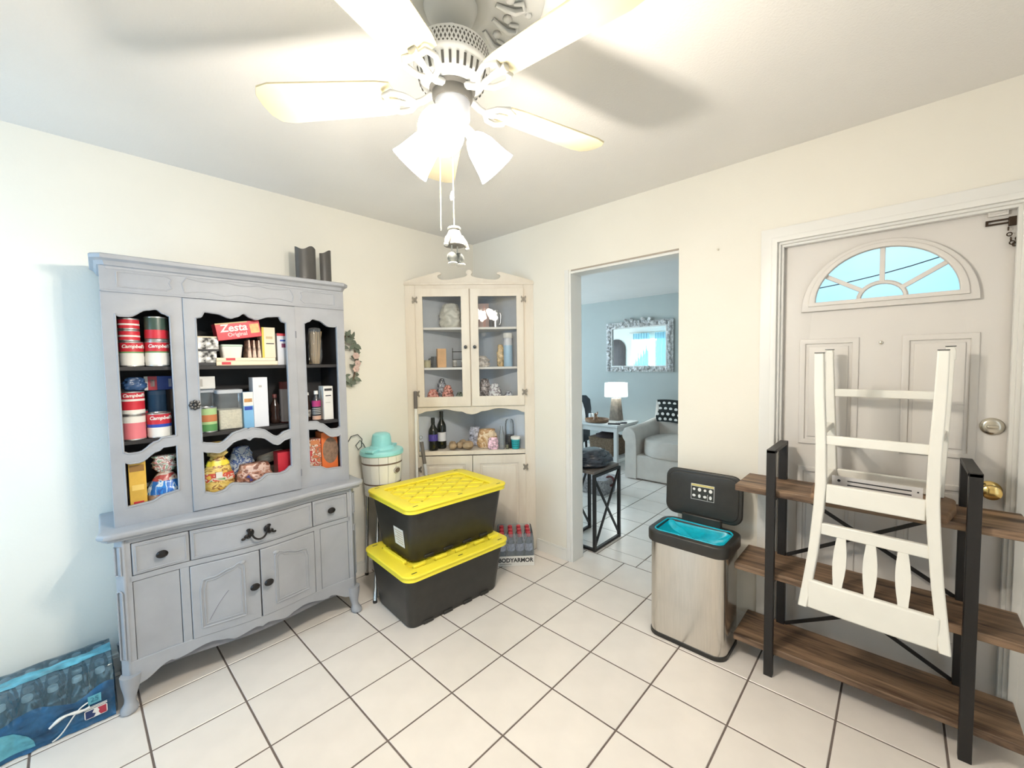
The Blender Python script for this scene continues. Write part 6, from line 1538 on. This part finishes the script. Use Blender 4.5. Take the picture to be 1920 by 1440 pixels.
# mirror on the far wall
mr = thing('wall_mirror', 'wide mirror with ornate shell-encrusted white frame on the far wall', 'mirror', (6.215, 3.035, 1.665), -PI / 2)
mw, mh = 0.56, 0.395
plate('frame_board', rect(-mw, mw, -mh, mh), [rect(-mw + 0.10, mw - 0.10, -mh + 0.085, mh - 0.085)], 0.03, mat('shell_white', (0.62, 0.62, 0.62), 0.5, var=0.4, scale=40), mr, (0, -0.016, 0), bev=0.004)
B().box(-mw + 0.095, mw - 0.095, -0.012, -0.008, -mh + 0.08, mh - 0.08).obj('mirror_glass', mat('silvered_glass', (0.85, 0.9, 0.92), 0.02, 1.0), mr, smooth=False)
plate('inner_bead', rect(-mw + 0.093, mw - 0.093, -mh + 0.078, mh - 0.078), [rect(-mw + 0.105, mw - 0.105, -mh + 0.090, mh - 0.090)], 0.012, W_, mr, (0, -0.034, 0), bev=0.003)
rw = random.Random(9); b = B()
shell = B().ball((0, 0, 0), 0.030, 0.018, 0.024, 9, 6, 0.5, 2).mesh('shell', True, 25); shell.materials.append(mat('shell_mix', (0.60, 0.60, 0.60), 0.4, var=0.25, scale=25, rnd=0.35))
spots = []
for i in range(22):
    for s in (-1, 1): spots.append((-mw + 0.05 + (2 * mw - 0.10) * i / 21, s * (mh - 0.042)))
for i in range(13):
    for s in (-1, 1): spots.append((s * (mw - 0.05), -mh + 0.08 + (2 * mh - 0.16) * i / 12))
for i in range(7): spots.append((-0.18 + 0.06 * i, mh + 0.012 - 0.0004 * (i - 3) ** 2))
for x, z in spots:
    for q in range(2):
        o = bpy.data.objects.new('shell', shell); o.location = (x + rw.uniform(-.022, .022), -0.036 - rw.random() * 0.010, z + rw.uniform(-.022, .022))
        o.rotation_euler = (rw.uniform(0, 6), rw.uniform(0, 6), rw.uniform(0, 6)); o.scale = (rw.uniform(0.7, 1.25),) * 3; link(o, mr)
# dark chair beyond the side table, mostly hidden by the door jamb
dc = thing('dark_chair', 'dark upholstered chair with white cushion beyond the side table', 'chair', (5.25, 3.78, 0), 0.2)
M_charc = mat('charcoal_cloth', (0.045, 0.055, 0.065), 0.9)
B().box(-0.30, 0.30, -0.30, 0.30, 0.20, 0.44).obj('seat', M_charc, dc, bevel=0.03)
rings = []
for zz, k in ((0.40, 1.0), (0.70, 1.0), (0.84, 0.92), (0.90, 0.7)): rings.append([(0.22 + 0.10 * (zz - 0.4) + x, y * k, zz) for x, y in rrect(0, 0.12, -0.30, 0.30, 0.05, 4)])
B().loft(rings).obj('back_rest', M_charc, dc, ang=60)
for sx in (-1, 1):
    for sy in (-1, 1): B().cyl((sx * 0.25, sy * 0.25, 0), (sx * 0.24, sy * 0.24, 0.21), 0.018, 10).obj('leg', M_blackm, dc)
wc = thing('white_cushion', 'white cushion leaning on the dark chair', 'cushion', (5.36, 3.72, 0.442), 0.2)
blob(0.16, 0.42, 0.40, 77, 0.06, 26, 12, 0.7, 4, 0.8).obj('cushion_body', mat('white_cloth', (0.72, 0.75, 0.76), 0.9), wc, ang=80)
# low woven floor basket behind the end table
fb = thing('floor_basket', 'low grey woven basket on the tiles behind the end table', 'basket', (3.95, 2.42, 0.0))
B().loft([[(x * k, y * k, zz) for x, y in rrect(-0.16, 0.16, -0.17, 0.17, 0.05, 5)] for zz, k in ((0.0, 0.9), (0.05, 0.95), (0.15, 1.0), (0.17, 1.03), (0.17, 0.96))]).obj('basket_body', mat('grey_weave', (0.34, 0.33, 0.34), 0.9, var=0.5, scale=50, bump=0.6, bscale=60), fb, ang=30)
B().torus((0, 0, 0.17), 0.05, 0.012, 16, 8, 'X').obj('handle', mat('maroon_handle', (0.12, 0.03, 0.03), 0.7), fb, loc=(0.0, -0.16, -0.03))
# living-room curtains seen in the mirror, and the arched niche beside them
for k, (yc, w_) in enumerate(((4.16, 0.40), (4.72, 0.42))):
    rings = []
    for i in range(25):
        y = -w_ / 2 + w_ * i / 24; x = 0.018 * math.sin(i * 1.6)
        rings.append([(x, y, 0.0), (x + 0.004, y, 0.0), (x + 0.004, y, 1.15), (x, y, 1.15)])
    o = B().loft(rings).obj('sheer_curtain', glass('sheer_cloth_%d' % k, (0.75, 0.95, 1.0), 0.2, 0.6, 1.1, 0.85, (0.55, 0.86, 0.95)), loc=(2.60, yc, 0.98))
    tag(o, ('aqua sheer curtain on the doorway side of the living-room window' if k == 0 else 'aqua sheer curtain on the far side of the living-room window'), 'curtain', 'living-room curtains')
ro = B().cyl((0, -0.60, 0), (0, 0.60, 0), 0.012, 10).obj('curtain_rod', M_nickel, loc=(2.605, 4.45, 2.15)); tag(ro, 'metal curtain rod over the living-room window', 'curtain rod')
for s in (-1, 1): B().beam((0.0, s * 0.5, 0), (-0.086, s * 0.5, 0), 0.01, 0.01).obj('bracket', M_nickel, ro)
an = [(-0.26, 0)] + [(0.26 * math.cos(PI - PI * i / 20) , 1.75 + 0.26 * math.sin(PI - PI * i / 20)) for i in range(21)] + [(0.26, 0)]
o = plate('door_2', an, [], 0.03, wood('dark_door', (0.05, 0.035, 0.03), (0.10, 0.07, 0.06), 5, 0.5, (5, 5, 0.6)), None, (2.535, 5.45, 0.0), PI / 2, bev=0.004); struct(o)
